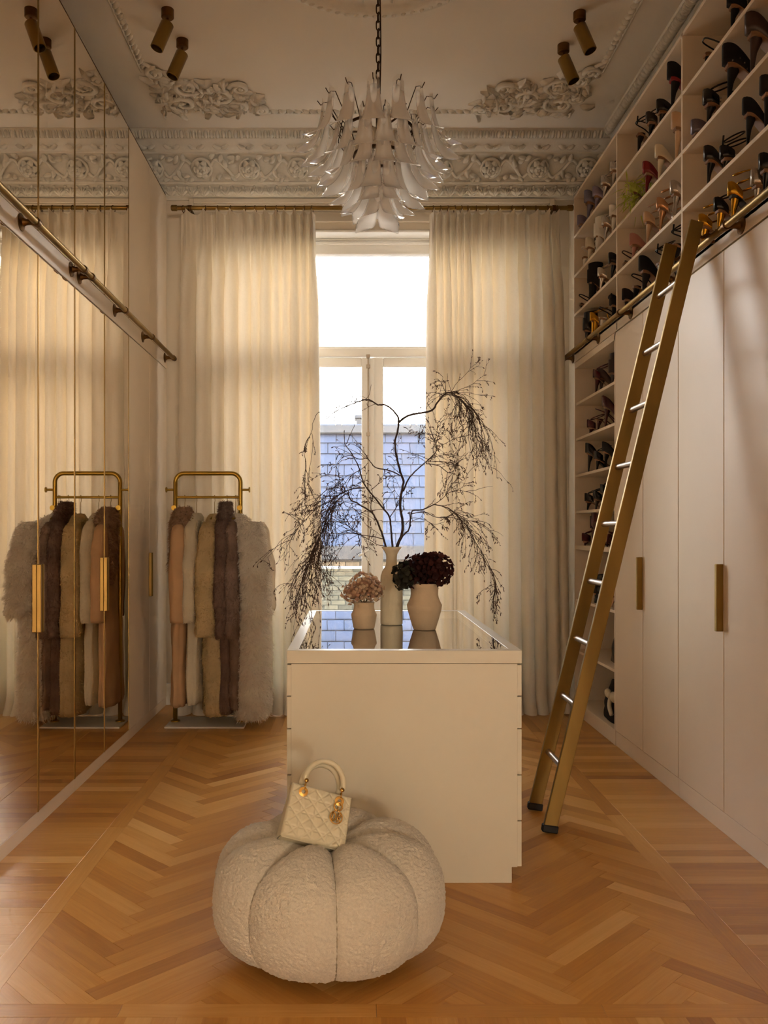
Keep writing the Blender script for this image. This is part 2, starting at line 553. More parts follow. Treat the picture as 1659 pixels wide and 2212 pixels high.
# the hall the photographer stands in
mb = MB(); mb.box(-2.6, -2.5, -8.0, YN - .15, -.06, 3.6); mb.box(2.6, 2.7, -8.0, YN - .15, -.06, 3.6); mb.box(-2.6, 2.7, -8.1, -8.0, -.06, 3.6)
tag(mb.build('wall_hall', M_WALL), 'plain beige walls of the hall', None, kind='structure')
tag(MB().box(-2.6, 2.7, -8.1, YN - .15, 3.6, 3.7).build('ceiling_hall', M_CEIL), 'plain ceiling of the hall', None, kind='structure')
tag(MB().box(-2.6, 2.7, -8.1, YN - .02, -.06, 0.0).build('floor_hall', mat('hall_oak', '#a87a45', 0.4, noise_amt=.2, noise_scale=3, stretch=(12, 1, 1))), 'oak floor of the hall', None, kind='structure')
fill_light = thing('fill_globe', 'unseen glowing globe added in the hall as fill light', 'fill_light', (2.12, -6.3, 1.6))  # unseen glowing globe, added behind the camera to fill the room with light
MB().cyl((2.12, -6.3, 2.0), (2.12, -6.3, 3.595), .004, 8).build('flex', M_BLACK, fill_light)  # cord of the added globe
gm = bpy.data.materials.new('fill_glow'); gm.use_nodes = True
gb = gm.node_tree.nodes['Principled BSDF']; gb.inputs['Emission Color'].default_value = (1, .92, .79, 1)
gb.inputs['Emission Strength'].default_value = 40.0
MB().lathe([(.42 * math.cos(t) + (.004 if k % 2 else 0), .42 * math.sin(t)) for k, t in enumerate([-PI / 2 * .96 + PI * .96 * q / 40 for q in range(41)])], 48, (2.12, -6.3, 1.6)).build('fill_shell', gm, fill_light, smooth=True)

# ------------------------------------------------------------------ ceiling
ceil = MB().box(XL - .15, XR + .15, YN - .15, YB + .3, ZC, ZC + .1).build('ceiling', M_CEIL)
tag(ceil, 'warm white ceiling with plaster border, corner scrolls and rose', None, kind='structure')
CX0, CX1, CY0, CY1 = -1.27, 1.51, 2.37, 5.83
def twist_rope(mb, p0, p1, r=0.021, pitch=0.05):
    """plaster rope: rounded strip with slanted beads on it"""
    p0, p1 = Vector(p0), Vector(p1); d = p1 - p0; L = d.length; d.normalize()
    side = Vector((-d.y, d.x, 0))
    n = int(L / pitch)
    for i in range(n):
        c = p0 + d * (i + .5) * (L / n)
        k = len(mb.v)
        mb.ball((0, 0, 0), pitch * .62, r * .85, r * 1.0, 8, 4)
        ang = math.atan2(d.y, d.x) + 0.6
        mb.xf(Matrix.Translation(c) @ Matrix.Rotation(ang, 4, 'Z'), k)
mb = MB()
GX, GY = 0.55, 0.55
twist_rope(mb, (CX0, CY0, ZC), (CX0, CY1 - GY, ZC)); twist_rope(mb, (CX1, CY0, ZC), (CX1, CY1 - GY, ZC))
twist_rope(mb, (CX0 + GX + .12, CY1, ZC), (CX1 - GX - .12, CY1, ZC)); twist_rope(mb, (CX0, CY0, ZC), (CX1, CY0, ZC))
for x0, x1, y0, y1 in ((CX0 - .028, CX0 - .014, CY0, CY1 - .5), (CX1 + .014, CX1 + .028, CY0, CY1 - .5), (CX0 + .6, CX1 - .6, CY1 + .014, CY1 + .028)):
    mb.box(x0, x1, y0, y1, ZC - .012, ZC, .004)
mb.build('rope_border', M_PLASTER, ceil, smooth=True)

def leaf_blob(mb, c, ang, L, W, hgt, curl=0.0):
    """curved acanthus leaf hanging off the ceiling"""
    k = len(mb.v)
    rows = []
    for i in range(7):
        t = i / 6
        w = W * (math.sin(PI * (t ** .7)) * .9 + .1 * (1 - t))
        bend = curl * t * t * L
        row = []
        for j in range(5):
            s = (j - 2) / 2
            z = -hgt * (math.sin(PI * min(1, t * .9 + .1)) * (1 - s * s) * .8 + t * .5 * (1 - abs(s)) + .12)
            if j in (1, 3): z *= .6
            row.append((t * L, s * w + bend, z))
        rows.append(row)
    mb.grid(rows)
    mb.xf(Matrix.Translation(Vector(c)) @ Matrix.Rotation(ang, 4, 'Z'), k)

def scroll(mb, c, r, a0, turns, th=0.016, sgn=1, zc=0.0, n=22, plane=None):
    pts, rs = [], []
    for i in range(n):
        t = i / (n - 1)
        a = a0 + sgn * turns * 2 * PI * t
        rr = r * (1 - t * .82)
        pts.append(Vector((c[0] + rr * math.cos(a), c[1] + rr * math.sin(a), c[2] - zc - .006)))
        rs.append(th * (.55 + .6 * math.sin(PI * min(1, t + .15))))
    mb.tube(pts, rs, 6)
    mb.ball((pts[-1].x, pts[-1].y, c[2] - .012), th * 1.5, th * 1.5, th * 1.5, 8, 5)

rnd = random.Random(3)
def corner_ornament(cx, cy, sx, sy):
    mb = MB()
    # the corner point sits at (cx,cy); ornament spreads inwards sx (along x), sy (towards -y when sy=-1)
    ang0 = math.atan2(sy, sx)
    for r in range(14):
        t = (r + .5) / 14
        for s in range(8):
            u = t * .66 + rnd.uniform(-.03, .03); v = (s + .4) / 8 * (.52 if t < .35 else .48 - .12 * t) + rnd.uniform(-.025, .025)
            if u > .55 and s in (6, 7): continue
            c = (cx + sx * (u + .01), cy + sy * (v - .01), ZC + .002)
            a = rnd.uniform(0, 2 * PI)
            leaf_blob(mb, c, a, rnd.uniform(.06, .11), rnd.uniform(.016, .028), rnd.uniform(.026, .048), rnd.choice((-.7, -.4, .4, .7)))
            if rnd.random() < .5: leaf_blob(mb, c, a + rnd.uniform(.7, 1.2), rnd.uniform(.06, .1), .024, .024, .5)
    for u, v, r in ((.16, .13, .10), (.40, .22, .11), (.22, .34, .09), (.10, .42, .06), (.52, .10, .07), (.34, .06, .05), (.55, .33, .06), (.06, .20, .05), (.06, .52, .055), (.66, .05, .045)):
        scroll(mb, (cx + sx * u, cy + sy * v, ZC), r, rnd.uniform(0, 6), 1.5, .016, rnd.choice((-1, 1)), .012)
    # tendrils linking to the rope border
    mb.tube(smooth_line([(cx + sx * .52, cy + sy * .03, ZC - .008), (cx + sx * .62, cy + sy * .05, ZC - .012), (cx + sx * .72, cy, ZC - .008)]), .012, 6)
    mb.tube(smooth_line([(cx + sx * .03, cy + sy * .48, ZC - .008), (cx + sx * .05, cy + sy * .56, ZC - .012), (cx, cy + sy * .62, ZC - .008)]), .012, 6)
    return mb.build('corner_scrollwork', M_PLASTER, ceil, smooth=True)
corner_ornament(CX0, CY1, 1, -1); corner_ornament(CX1, CY1, -1, -1)
# rose
RCX, RCY = 0.12, 4.10
mb = MB().lathe([(.66, 0), (.655, -.012), (.63, -.016), (.625, -.03), (.60, -.042), (.57, -.046), (.545, -.036), (.53, -.022), (.50, -.018), (.30, -.018), (.28, -.03), (.2, -.045), (.08, -.05), (.001, -.05)], 96, (RCX, RCY, ZC))
mb.build('rose_disc', M_PLASTER, ceil, auto=50)
mb = MB()
for i in range(72):
    a = 2 * PI * i / 72
    k = len(mb.v); mb.ball((0, 0, 0), .018, .012, .010, 8, 4); mb.xf(Matrix.Translation((RCX + .585 * math.cos(a), RCY + .585 * math.sin(a), ZC - .044)) @ Matrix.Rotation(a + .6, 4, 'Z'), k)
for i in range(20):
    a = 2 * PI * i / 20
    leaf_blob(mb, (RCX + .30 * math.cos(a), RCY + .30 * math.sin(a), ZC - .018), a + .15, .17, .05, .03, .25)
    leaf_blob(mb, (RCX + .38 * math.cos(a + .16), RCY + .38 * math.sin(a + .16), ZC - .018), a + .3, .11, .035, .03, -.3)
for i in range(10):
    a = 2 * PI * i / 10 + .2
    leaf_blob(mb, (RCX + .08 * math.cos(a), RCY + .08 * math.sin(a), ZC - .05), a, .16, .05, .02, .2)
mb.build('rose_leaves', M_PLASTER, ceil, smooth=True)

# ------------------------------------------------------------------ cornice (profile: distance from wall, height)
PROF = [(0, 3.735), (.015, 3.735), (.018, 3.745), (.045, 3.752), (.052, 3.815), (.060, 3.822), (.075, 3.826), (.080, 3.842), (.072, 3.850),
        (.072, 3.858), (.090, 3.90), (.128, 3.962), (.170, 3.992), (.20, 3.998), (.205, 4.008), (.235, 4.014), (.262, 4.030), (.285, 4.056),
        (.30, 4.060), (.305, 4.068), (.335, 4.072), (.362, 4.092), (.37, 4.10), (0, 4.10)]
tb = MB().extrude_x([(YB - d, z) for d, z in PROF], XL, XR).build('trim_1', M_PLASTER, auto=35)
tag(tb, 'deep plaster cornice with roses and leaf bands above the curtains', None, kind='structure')
tr = MB().extrude_y([(XR - d, z) for d, z in PROF], YN, YB - .30).build('trim_2', M_PLASTER, auto=35)
tag(tr, 'plaster cornice running above the shoe shelving', None, kind='structure')
tl = MB().extrude_y([(XL + d, z) for d, z in PROF], YN, YB - .30).build('trim_3', M_PLASTER, auto=35)
tag(tl, 'plaster cornice running above the mirrored wardrobes', None, kind='structure')
def egg_row(mb, to, L0, L1, pitch=0.042):
    n = int((L1 - L0) / pitch)
    for i in range(n):
        t = L0 + (i + .5) * pitch
        k = len(mb.v)
        mb.ball((0, 0, 0), pitch * .34, .034, .030, 8, 5)       # local: x along, y out of wall, z up
        mb.xf(Matrix.Translation((t, .338, 4.074)) @ Matrix.Rotation(-.7, 4, 'X'), k)
        k = len(mb.v)
        mb.ball((0, 0, 0), pitch * .12, .026, .030, 6, 4)
        mb.xf(Matrix.Translation((t + pitch / 2, .342, 4.074)) @ Matrix.Rotation(-.7, 4, 'X'), k)
    for i in range(len(mb.v)): pass
    mb.xf(to)
TO_B = Matrix(((1, 0, 0, 0), (0, -1, 0, YB), (0, 0, 1, 0), (0, 0, 0, 1)))        # (along, out, up) -> world, back wall
TO_R = Matrix(((0, -1, 0, XR), (1, 0, 0, 0), (0, 0, 1, 0), (0, 0, 0, 1)))        # right wall
mb = MB(); egg_row(mb, TO_B, XL + .35, XR - .35); mb.build('egg_moulding', M_PLASTER, tb, smooth=True)
mb = MB(); egg_row(mb, TO_R, YN, YB - .37); mb.build('egg_moulding', M_PLASTER, tr, smooth=True)
# small running leaf scroll under the eggs
mb = MB(); x = XL + .3; i = 0
while x < XR - .3:
    sg = 1 if i % 2 else -1
    pts = [(x + t * .10, .238 + .012 * math.sin(PI * t), 4.030 + sg * .016 * math.sin(2 * PI * t)) for t in [j / 8 for j in range(9)]]
    mb.tube(pts, [.005 + .013 * math.sin(PI * j / 8) for j in range(9)], 5)
    for t, u in ((.25, .020), (.7, -.018)):
        k = len(mb.v); mb.ball((0, 0, 0), .022, .010, .009, 6, 4)
        mb.xf(Matrix.Translation((x + .1 * t, .252, 4.032 + sg * u * .5)) @ Matrix.Rotation(sg * (.7 if t < .5 else -.5), 4, 'Y'), k)
    x += .088; i += 1
mb.xf(TO_B); mb.build('leaf_scroll', M_PLASTER, tb, smooth=True)
# frieze: cove plane from (.090,3.90) up to (.17,3.99): local (along a, up u, out n)
fu = Vector((0, .125, .140)).normalized()        # up along the cove, in (along,out,up)
fn = Vector((0, .140, -.125)).normalized()
fo = Vector((0, .118, 3.925))
def fz(a, u, n): return Vector((a, 0, 0)) + fo + fu * u + fn * n
M_F = Matrix(((1, 0, 0, 0), (0, fu.y, fn.y, fo.y), (0, fu.z, fn.z, fo.z), (0, 0, 0, 1)))     # columns: along, up, out
PITCH = 0.35
ros = MB()
for ring, (n, r, L, W) in enumerate(((6, .012, .038, .018), (5, .004, .026, .015))):
    for i in range(n):
        a = 2 * PI * (i + .5 * ring) / n
        k = len(ros.v); rows = []
        for ii in range(5):
            t = ii / 4
            rows.append([(r + t * L, (j - 1.5) / 1.5 * W * math.sin(PI * (.15 + .75 * t)), .010 + ring * .008 + .012 * math.sin(PI * t) - .008 * abs(j - 1.5) / 1.5) for j in range(4)])
        ros.grid(rows); ros.xf(Matrix.Rotation(a, 4, 'Z') @ Matrix.Diagonal((1.35, 1.35, 2.4, 1)), k)
ros.ball((0, 0, .046), .012, .012, .014, 8, 5)
first_r = None
xs = [-1.45 + PITCH * i for i in range(11) if -1.45 + PITCH * i < XR - .2]
for i, x in enumerate(xs):
    if first_r is None:
        first_r = ros.build('rosette', M_PLASTER, None, smooth=True); first_r.parent = tb; o = first_r
    else:
        o = bpy.data.objects.new('rosette', first_r.data); COL.objects.link(o); o.parent = tb
    o.matrix_local = TO_B @ Matrix.Translation((x, 0, 0)) @ M_F @ Matrix.Translation((0, 0, .004))
mb = MB()
for i, x in enumerate(xs):
    sg = 1 if i % 2 else -1
    pts, rs = [], []
    for j in range(26):
        t = j / 25; a = PI * (1.5 if sg > 0 else .5) + sg * 0 + t * 2 * PI * .92
        rr = .070 - .006 * t
        pts.append((x + rr * 1.02 * math.cos(a), rr * .98 * math.sin(a), .004)); rs.append(.0145 * (.6 + .5 * math.sin(PI * t)))
    mb.tube(pts, rs, 6)
    # S stem towards the next rose
    p = [(x + .072, 0 + sg * .02, .004), (x + .11, sg * .062, .006), (x + .175, sg * .01, .007), (x + .235, -sg * .06, .006), (x + .278, -sg * .03, .004)]
    mb.tube(smooth_line(p, 5), .0125, 6)
    for a_, u_, ang, L in ((.13, .045, .9, .06), (.15, -.04, -.7, .065), (.20, .04, .5, .06), (.215, -.05, -1.1, .055), (.10, -.07, .3, .05), (.25, .066, 2.6, .055), (.175, .0, 1.57, .07), (.06, .082, .1, .05), (-.06, -.08, 3.0, .05), (.05, -.078, .0, .045)):
        k = len(mb.v); rows = []
        for ii in range(6):
            t = ii / 5; w = .020 * math.sin(PI * (.1 + .8 * t ** .8))
            rows.append([(t * L, (q - 1.5) / 1.5 * w + .25 * t * t * L, .003 + .034 * math.sin(PI * (.1 + t * .8)) * (1 - (abs(q - 1.5) / 1.5) ** 2 * .8)) for q in range(4)])
        mb.grid(rows); mb.xf(Matrix.Translation((x + a_, u_ * sg, 0)) @ Matrix.Rotation(ang * sg, 4, 'Z'), k)
mb.xf(TO_B @ M_F); mb.build('frieze_foliage', M_PLASTER, tb, smooth=True)
# lower band of fan leaves
fan = MB()
for q in range(5):
    a = (q - 2) * .42
    k = len(fan.v); fan.ball((0, 0, .026), .0080, .022, .028 - .002 * abs(q - 2), 6, 5); fan.xf(Matrix.Rotation(a, 4, 'Y'), k)
fan.ball((.034, 0, .052), .010, .024, .010, 7, 5); fan.ball((.034, 0, .026), .006, .008, .012, 6, 4)
first = None; n = 0; x = XL + .12
while x < XR - .12:
    if first is None:
        first = fan.build('fan_leaf', M_PLASTER, None, smooth=True); o = first
    else:
        o = bpy.data.objects.new('fan_leaf', first.data); COL.objects.link(o)
    o.parent = tb; o.location = (x, YB - .050, 3.750); o.scale = (1.2, 1.3, 1.2); x += .082

# skirting on the window wall
for n, (a, b) in enumerate(((XL + .5, WX0 - .08), (WX1 + .08, 1.62))):
    t = MB().box(a, b, YB - .02, YB, 0, .16, .004).build('baseboard_%d' % (n + 1), M_WHITE); tag(t, 'white skirting board under the window wall', None, kind='structure')

# window surround: flat architrave with two steps
mb = MB()
for i, (o_, w_, d_) in enumerate(((.17, .035, .035), (.135, .065, .022), (.07, .07, .030))):
    x0, x1, z1 = WX0 - o_, WX1 + o_, WZ1 + o_ + .05
    for a, b, c, d in ((x0, x0 + w_, 0, z1), (x1 - w_, x1, 0, z1), (x0 + w_, x1 - w_, z1 - w_, z1)):
        mb.box(a, b, YB - d_, YB, c, d, .004)
arch = mb.build('trim_4', M_WALL); tag(arch, 'moulded architrave around the window', None, kind='structure')

# ------------------------------------------------------------------ window
win = struct('window_1', 'tall white French window with transom light', (0.14, 6.66, 0))
FX0, FX1 = WX0 + .03, WX1 - .03
CXW = 0.135
Y0, Y1 = 6.62, 6.69
def wpart(name, boxes, m=M_WHITE, b=.005):
    mb = MB()
    for q in boxes: mb.box(*q, b)
    return mb.build(name, m, win)
wpart('reveal', [(WX0, WX0 + .02, YB - .005, 6.75, 0, WZ1), (WX1 - .02, WX1, YB - .005, 6.75, 0, WZ1), (WX0, WX1, YB - .005, 6.75, WZ1 - .02, WZ1)])
wpart('head_frame', [(FX0, FX1, Y0 - .02, Y1, 3.385, WZ1 - .02), (FX0, FX1, Y0 - .04, Y1, 3.455, 3.475), (FX0, FX1, Y0 - .035, Y1, 3.49, WZ1 - .02)])
wpart('jamb', [(FX0, FX0 + .07, Y0, Y1, 0, 3.385)]); wpart('jamb', [(FX1 - .07, FX1, Y0, Y1, 0, 3.385)])
wpart('transom_bar', [(FX0 + .07, FX1 - .07, Y0 - .02, Y1, 2.612, 2.675), (FX0 + .07, FX1 - .07, Y0 - .005, Y1, 2.655, 2.69)])
wpart('sill', [(WX0 - .02, WX1 + .02, 6.50, 6.72, 0, .05)])
for i, (a, b) in enumerate(((FX0 + .07, CXW - .012), (CXW + .012, FX1 - .07))):
    # a French door leaf: two stiles and two rails, recessed lip, pane
    inner = .055; outer = .085
    sl = (a, a + (outer if i == 0 else inner + .03), Y0, Y1 - .015, .05, 2.605)
    sr = (b - (inner if i == 0 else outer), b, Y0, Y1 - .015, .05, 2.605)
    leaf = wpart('door_leaf', [sl, sr, (sl[1], sr[0], Y0, Y1 - .015, 2.538, 2.605), (sl[1], sr[0], Y0, Y1 - .015, .05, .42)])
    MB().box(sl[1] - .005, sr[0] + .005, 6.650, 6.656, .41, 2.545).build('pane', M_PANE, leaf)
wpart('centre_cover_strip', [(CXW - .016, CXW + .028, Y0 - .014, Y0 + .01, .05, 2.60)])
MB().box(FX0 + .06, FX1 - .06, 6.650, 6.656, 2.67, 3.39).build('transom_pane', M_PANE, win)
# espagnolette bolt
bolt = MB(); bolt.cyl((CXW - .018, Y0 - .022, .3), (CXW - .018, Y0 - .022, 2.60), .006, 10)
for z in (2.612, 2.535, 2.02, 1.15, .6): bolt.box(CXW - .032, CXW - .004, Y0 - .030, Y0, z - .014, z + .014, .003)
bolt = bolt.build('bolt_rod', mat('painted_metal', '#b8aa98', .4, metal=.5), win, auto=40)
mb = MB(); mb.box(CXW - .034, CXW - .004, Y0 - .034, Y0, 1.06, 1.22, .005); mb.tube(smooth_line([(CXW - .02, Y0 - .03, 1.14), (CXW - .02, Y0 - .075, 1.14), (CXW - .05, Y0 - .085, 1.12), (CXW - .09, Y0 - .085, 1.10)]), .009, 8)
mb.build('door_handle', M_WHITE, win, auto=50)

# curved glass balustrade outside the door
bal = thing('glass_balustrade', 'glass balcony balustrade with pale top edge outside the window', 'balustrade', (0.14, 6.93, 0))
MB().box(WX0 + .02, WX1 - .02, 6.92, 6.932, .02, 1.0).build('glass_panel', pane_mat('balustrade_glass', (.80, .86, .86, 1), gain=1.3), bal)
MB().box(WX0 + .02, WX1 - .02, 6.915, 6.937, .988, 1.006, .003).build('top_edge', mat('glass_edge', '#f4f6f2', .3), bal)
for x in (WX0 + .06, WX1 - .06): MB().box(x - .02, x + .02, 6.76, 6.94, .0, .12, .004).build('clamp', M_STEEL, bal)

# ------------------------------------------------------------------ outside: slate mansard opposite
bld = thing('slate_roof_house', 'brick house opposite with a blue-grey slate mansard roof', 'building', (0.5, 13.9, -4))
EY, EZ, RY, RZ = 13.55, 1.06, 14.45, 2.92
BX0, BX1 = -5.0, 9.0
M_SLATE = mat('slate', '#23262a', .62, noise_amt=.22, noise_scale=2.2, bump=.2, bump_scale=12)
def slate_mat():
    m = mat('slate_tile', '#171d2b', .6, noise_amt=.18, noise_scale=5, bump=.15, bump_scale=20)
    n, l = m.node_tree.nodes, m.node_tree.links
    b = n['Principled BSDF']
    src = b.inputs['Base Color'].links[0].from_socket
    oi = n.new('ShaderNodeObjectInfo'); hs = n.new('ShaderNodeHueSaturation')
    mr = n.new('ShaderNodeMapRange'); mr.inputs[3].default_value = .78; mr.inputs[4].default_value = 1.22
    l.new(oi.outputs['Random'], mr.inputs[0]); l.new(mr.outputs[0], hs.inputs['Value']); l.new(src, hs.inputs['Color']); l.new(hs.outputs[0], b.inputs['Base Color'])
    return m
M_TILE = slate_mat()
sl = Vector((0, RY - EY, RZ - EZ)); SLN = sl.length; sdir = sl.normalized(); snor = Vector((0, -sdir.z, sdir.y))
MB().add([(BX0, EY, EZ), (BX1, EY, EZ), (BX1, RY, RZ), (BX0, RY, RZ), (BX0, EY + 4, EZ), (BX1, EY + 4, EZ), (BX1, RY + 3, RZ), (BX0, RY + 3, RZ)],
         [(0, 1, 2, 3), (3, 2, 6, 7), (0, 3, 7, 4), (1, 5, 6, 2), (4, 7, 6, 5)]).build('roof_deck', M_SLATE, bld)
rows_n, TW = 10, 0.27
exp_ = SLN / rows_n
tile = MB().box(-TW / 2 + .005, TW / 2 - .005, -.026, .0, 0, exp_ * 1.10)
Mt = Matrix(((1, 0, 0), (0, -snor.y, sdir.y), (0, -snor.z, sdir.z))).to_4x4()
# local y- is outwards (normal), local z is up the slope
Mt = Matrix(((1, 0, 0, 0), (0, -snor.y, sdir.y, 0), (0, -snor.z, sdir.z, 0), (0, 0, 0, 1)))
tile_o = None
cnt = 0
extra = MB()
tv = list(tile.v); tf = list(tile.f)
order = []
for r in range(rows_n):
    for i in range(int((BX1 - BX0) / TW)):
        x = BX0 + (i + .5 + (.5 if r % 2 else 0)) * TW
        order.append((abs(x - 0.9), r, x))
order.sort()
for k, (d_, r, x) in enumerate(order):
    p = Vector((x, EY, EZ)) + sdir * (r * exp_) + snor * .012
    Mx = Matrix.Translation(p) @ Mt @ Matrix.Rotation(random.uniform(-.02, .02), 4, 'Y') @ Matrix.Rotation(-.09, 4, 'X')
    if k < 260:
        if tile_o is None:
            tile_o = tile.build('slate', M_TILE, None, world=False); o = tile_o
        else:
            o = bpy.data.objects.new('slate', tile_o.data); COL.objects.link(o)
        o.parent = bld; o.matrix_local = Matrix.Translation(-Vector(bld.location)) @ Mx
    else:
        extra.add([Mx @ v for v in tv], tf)
o = extra.build('slate_field', M_TILE, bld); o['kind'] = 'stuff'
M_LEAD = mat('lead_sheet', '#1a1c20', .5, noise_amt=.15, noise_scale=6)
MB().box(BX0, BX1, RY - .10, RY + .3, RZ - .02, RZ + .14, .02).build('lead_capping', M_LEAD, bld)
MB().box(BX0, BX1, EY - .16, EY + .02, EZ - .22, EZ + .02, .02).build('gutter', mat('black_gutter', '#120f0e', .6), bld)
M_BRICK = mat('london_brick', '#a08a68', .85, noise_amt=.3, noise_scale=14)
def brick_mat():
    m = mat('stock_brick', '#463b2c', .85, noise_amt=.25, noise_scale=16)
    n, l = m.node_tree.nodes, m.node_tree.links
    b = n['Principled BSDF']; src = b.inputs['Base Color'].links[0].from_socket
    oi = n.new('ShaderNodeObjectInfo'); hs = n.new('ShaderNodeHueSaturation')
    mr = n.new('ShaderNodeMapRange'); mr.inputs[3].default_value = .65; mr.inputs[4].default_value = 1.25
    l.new(oi.outputs['Random'], mr.inputs[0]); l.new(mr.outputs[0], hs.inputs['Value']); l.new(src, hs.inputs['Color']); l.new(hs.outputs[0], b.inputs['Base Color'])
    return m
M_STOCK = brick_mat()
MB().box(BX0, BX1, EY + .02, EY + 4, -4, EZ - .1).build('brick_wall', mat('lime_mortar', '#2f2b26', .9, noise_amt=.15, noise_scale=8), bld)
bo = MB().box(-.105, .105, -.012, .02, -.032, .032)
bv, bf = list(bo.v), list(bo.f); b0 = None; ext = MB(); k = 0
order = []
for r in range(44):
    for i in range(-12, 26):
        order.append((abs(i * .225 - .5) + abs(r * .075 - .4) * .6, r, i))
order.sort()
for d_, r, i in order:
    p = Vector((i * .225 + (.1125 if r % 2 else 0), EY + .02, EZ - .28 - r * .075))
    if k < 300:
        if b0 is None: b0 = bo.build('brick', M_STOCK, None, world=False); o = b0
        else: o = bpy.data.objects.new('brick', b0.data); COL.objects.link(o)
        o.parent = bld; o.location = p - Vector(bld.location)
    else: ext.add([v + p for v in bv], bf)
    k += 1
o = ext.build('brick_field', M_STOCK, bld); o['kind'] = 'stuff'
# chimney stack on the ridge
ch = MB(); ch.box(.06, .22, 14.6, 14.9, RZ, RZ + .30, .02); ch.box(.03, .25, 14.57, 14.93, RZ + .26, RZ + .32, .01)
ch.build('chimney', M_LEAD, bld)
for x in (-.23, 1.0): MB().tube(arc((x, RY - .1, RZ + .12), .05, 0, PI, 8), .012, 6).build('roof_hook', M_STEEL, bld)
# brick gable beside it
gab = thing('brick_gable', 'brown brick gable with a sloping coping beyond the roof', 'building', (4.5, 15.5, -4))
MB().extrude_y([(2.6, -4), (9, -4), (9, 4.9), (4.2, 4.9), (2.6, 3.6)], 15.2, 17).build('gable_wall', M_BRICK, gab)
gp = thing('street_ground', 'grey paved yard far below the window', 'ground', (0, 12, -4), kind='structure')
MB().box(-12, 16, 7, 30, -4.1, -4).build('paving', mat('yard', '#77736c', .9, noise_amt=.2, noise_scale=3), gp)
# ------------------------------------------------------------------ mirrored wardrobes (their faces run very slightly out of parallel)
LTH = 0.004
def lface(y): return -1.363 - (y - 3.363) * LTH
Z_LOW, Z_UP, Z_TOPL = 2.484, 2.585, 3.765
LCUT = [2.26, 2.765, 3.27, 3.777, 4.278, 4.80, 5.33, 5.88, YB - .012]
def ldoor(root, y0, y1, z0, z1, mirror, name='door'):
    """local frame: x out of the face, y along, origin at the unit's base"""
    g = .0018
    d = MB().box(-.022, -.001, y0 + g, y1 - g, z0, z1, .0015).build(name, M_IVORY, root, world=False)
    if mirror:
        MB().box(-.001, .0, y0 + g + .006, y1 - g - .006, z0 + .003, z1 - .003).build('mirror_glass', M_MIRROR, d, world=False)
        mb = MB()
        for a in (y0 + g, y1 - g - .005): mb.box(-.006, .002, a, a + .005, z0, z1, .0008)
        mb.build('brass_edge', M_BRASS_L, d, world=False)
    return d
def lhandle(door, y, m=M_BRASS_L, z0=.845, z1=1.14):
    mb = MB(); mb.box(0, .020, y - .007, y + .007, z0, z1, .002)
    mb.build('handle', M_BRASS, door, world=False)
desc = ['mirrored wardrobe unit beside the doorway, tall bronze mirrors', 'mirrored wardrobe unit whose doors meet at the longest brass handle pair', 'mirrored wardrobe unit reflecting the coats, next to the ivory doors', 'ivory wardrobe unit without mirrors in the corner by the curtain']
for u in range(4):
    ya, ym, yb = LCUT[2 * u: 2 * u + 3]
    mir = u < 3
    root = thing('mirrored_wardrobe' if mir else 'wardrobe', desc[u], 'wardrobe', (lface(ya), ya, 0), (0, 0, math.atan(LTH)))
    L = yb - ya; m_ = ym - ya
    dep = -.53
    body = MB(); body.box(dep, -.024, .0, L, .02, Z_TOPL - .004); body.build('carcass', M_IVORY, root, world=False)
    MB().box(-.024, -.004, 0, L, 0.0, .062, .001).build('plinth', M_IVORY, root, world=False)
    MB().box(-.022, 0.0, .001, L - .001, Z_LOW + .004, Z_UP, .001).build('rail_fascia', M_IVORY, root, world=False)
    MB().box(-.024, -.006, 0, L, Z_LOW - .001, Z_LOW + .005).build('brass_gap_strip', M_BRASS_D, root, world=False)  # dark bronze line along the gap below the rail fascia
    MB().box(-.03, -.002, 0, L, Z_TOPL - .008, Z_TOPL).build('top_strip', M_BRASS_D, root, world=False)
    for a, b, hy in ((0, m_, m_ - .014), (m_, L, m_ + .014)):
        d = ldoor(root, a, b, .065, Z_LOW - .002, mir, 'door')
        lhandle(d, hy)
        ldoor(root, a, b, Z_UP + .004, Z_TOPL - .010, mir, 'upper_door')
    if u == 3:
        MB().box(-.53, -.03, L, L + .011, 0, 2.49).build('end_filler', M_IVORY, root, world=False)

# ------------------------------------------------------------------ shoe shelving and cupboards on the other side
XF = 1.573
XBK = XF + .40
ZR0, ZR1, ZTOP = 2.478, 2.55, 3.665
BAYS = [(5.185, 6.19, 'beside the curtain'), (4.160, 5.185, 'in the middle'), (3.130, 4.160, 'above the ladder'), (2.10, 3.130, 'nearest the doorway')]
SHZ = [3.38, 3.10, 2.825, 2.55]
SHT = .018
for bi, (y0, y1, where) in enumerate(BAYS):
    root = thing('shoe_shelf_unit', ['open ivory shoe shelf unit, the bay beside the curtain', 'open ivory shoe shelf unit, the middle bay holding the lime feathered sandal', 'open ivory shoe shelf unit, the bay above the ladder', 'open ivory shoe shelf unit at the doorway end'][bi], 'shelf unit', (XF, y0, ZR0), group='upper shoe shelving')
    MB().box(XBK, XBK + .015, y0, y1, ZR0, ZTOP).build('back_panel', M_IVORY, root)
    MB().box(XF, XBK, y0, y0 + .0085, ZR0, ZTOP).build('side_panel', M_IVORY, root)
    MB().box(XF, XBK, y1 - .0085, y1, ZR0, ZTOP).build('side_panel', M_IVORY, root)
    MB().box(XF, XBK, y0, y1, ZTOP - SHT, ZTOP, .001).build('top_panel', M_IVORY, root)
    MB().box(XF, XF + .02, y0, y1, ZR0 + .003, ZR1 - .001, .001).build('rail_fascia', M_IVORY, root)
    for z in SHZ:
        MB().box(XF, XBK, y0 + .0085, y1 - .0085, z - SHT, z, .001).build('shelf', M_IVORY, root)
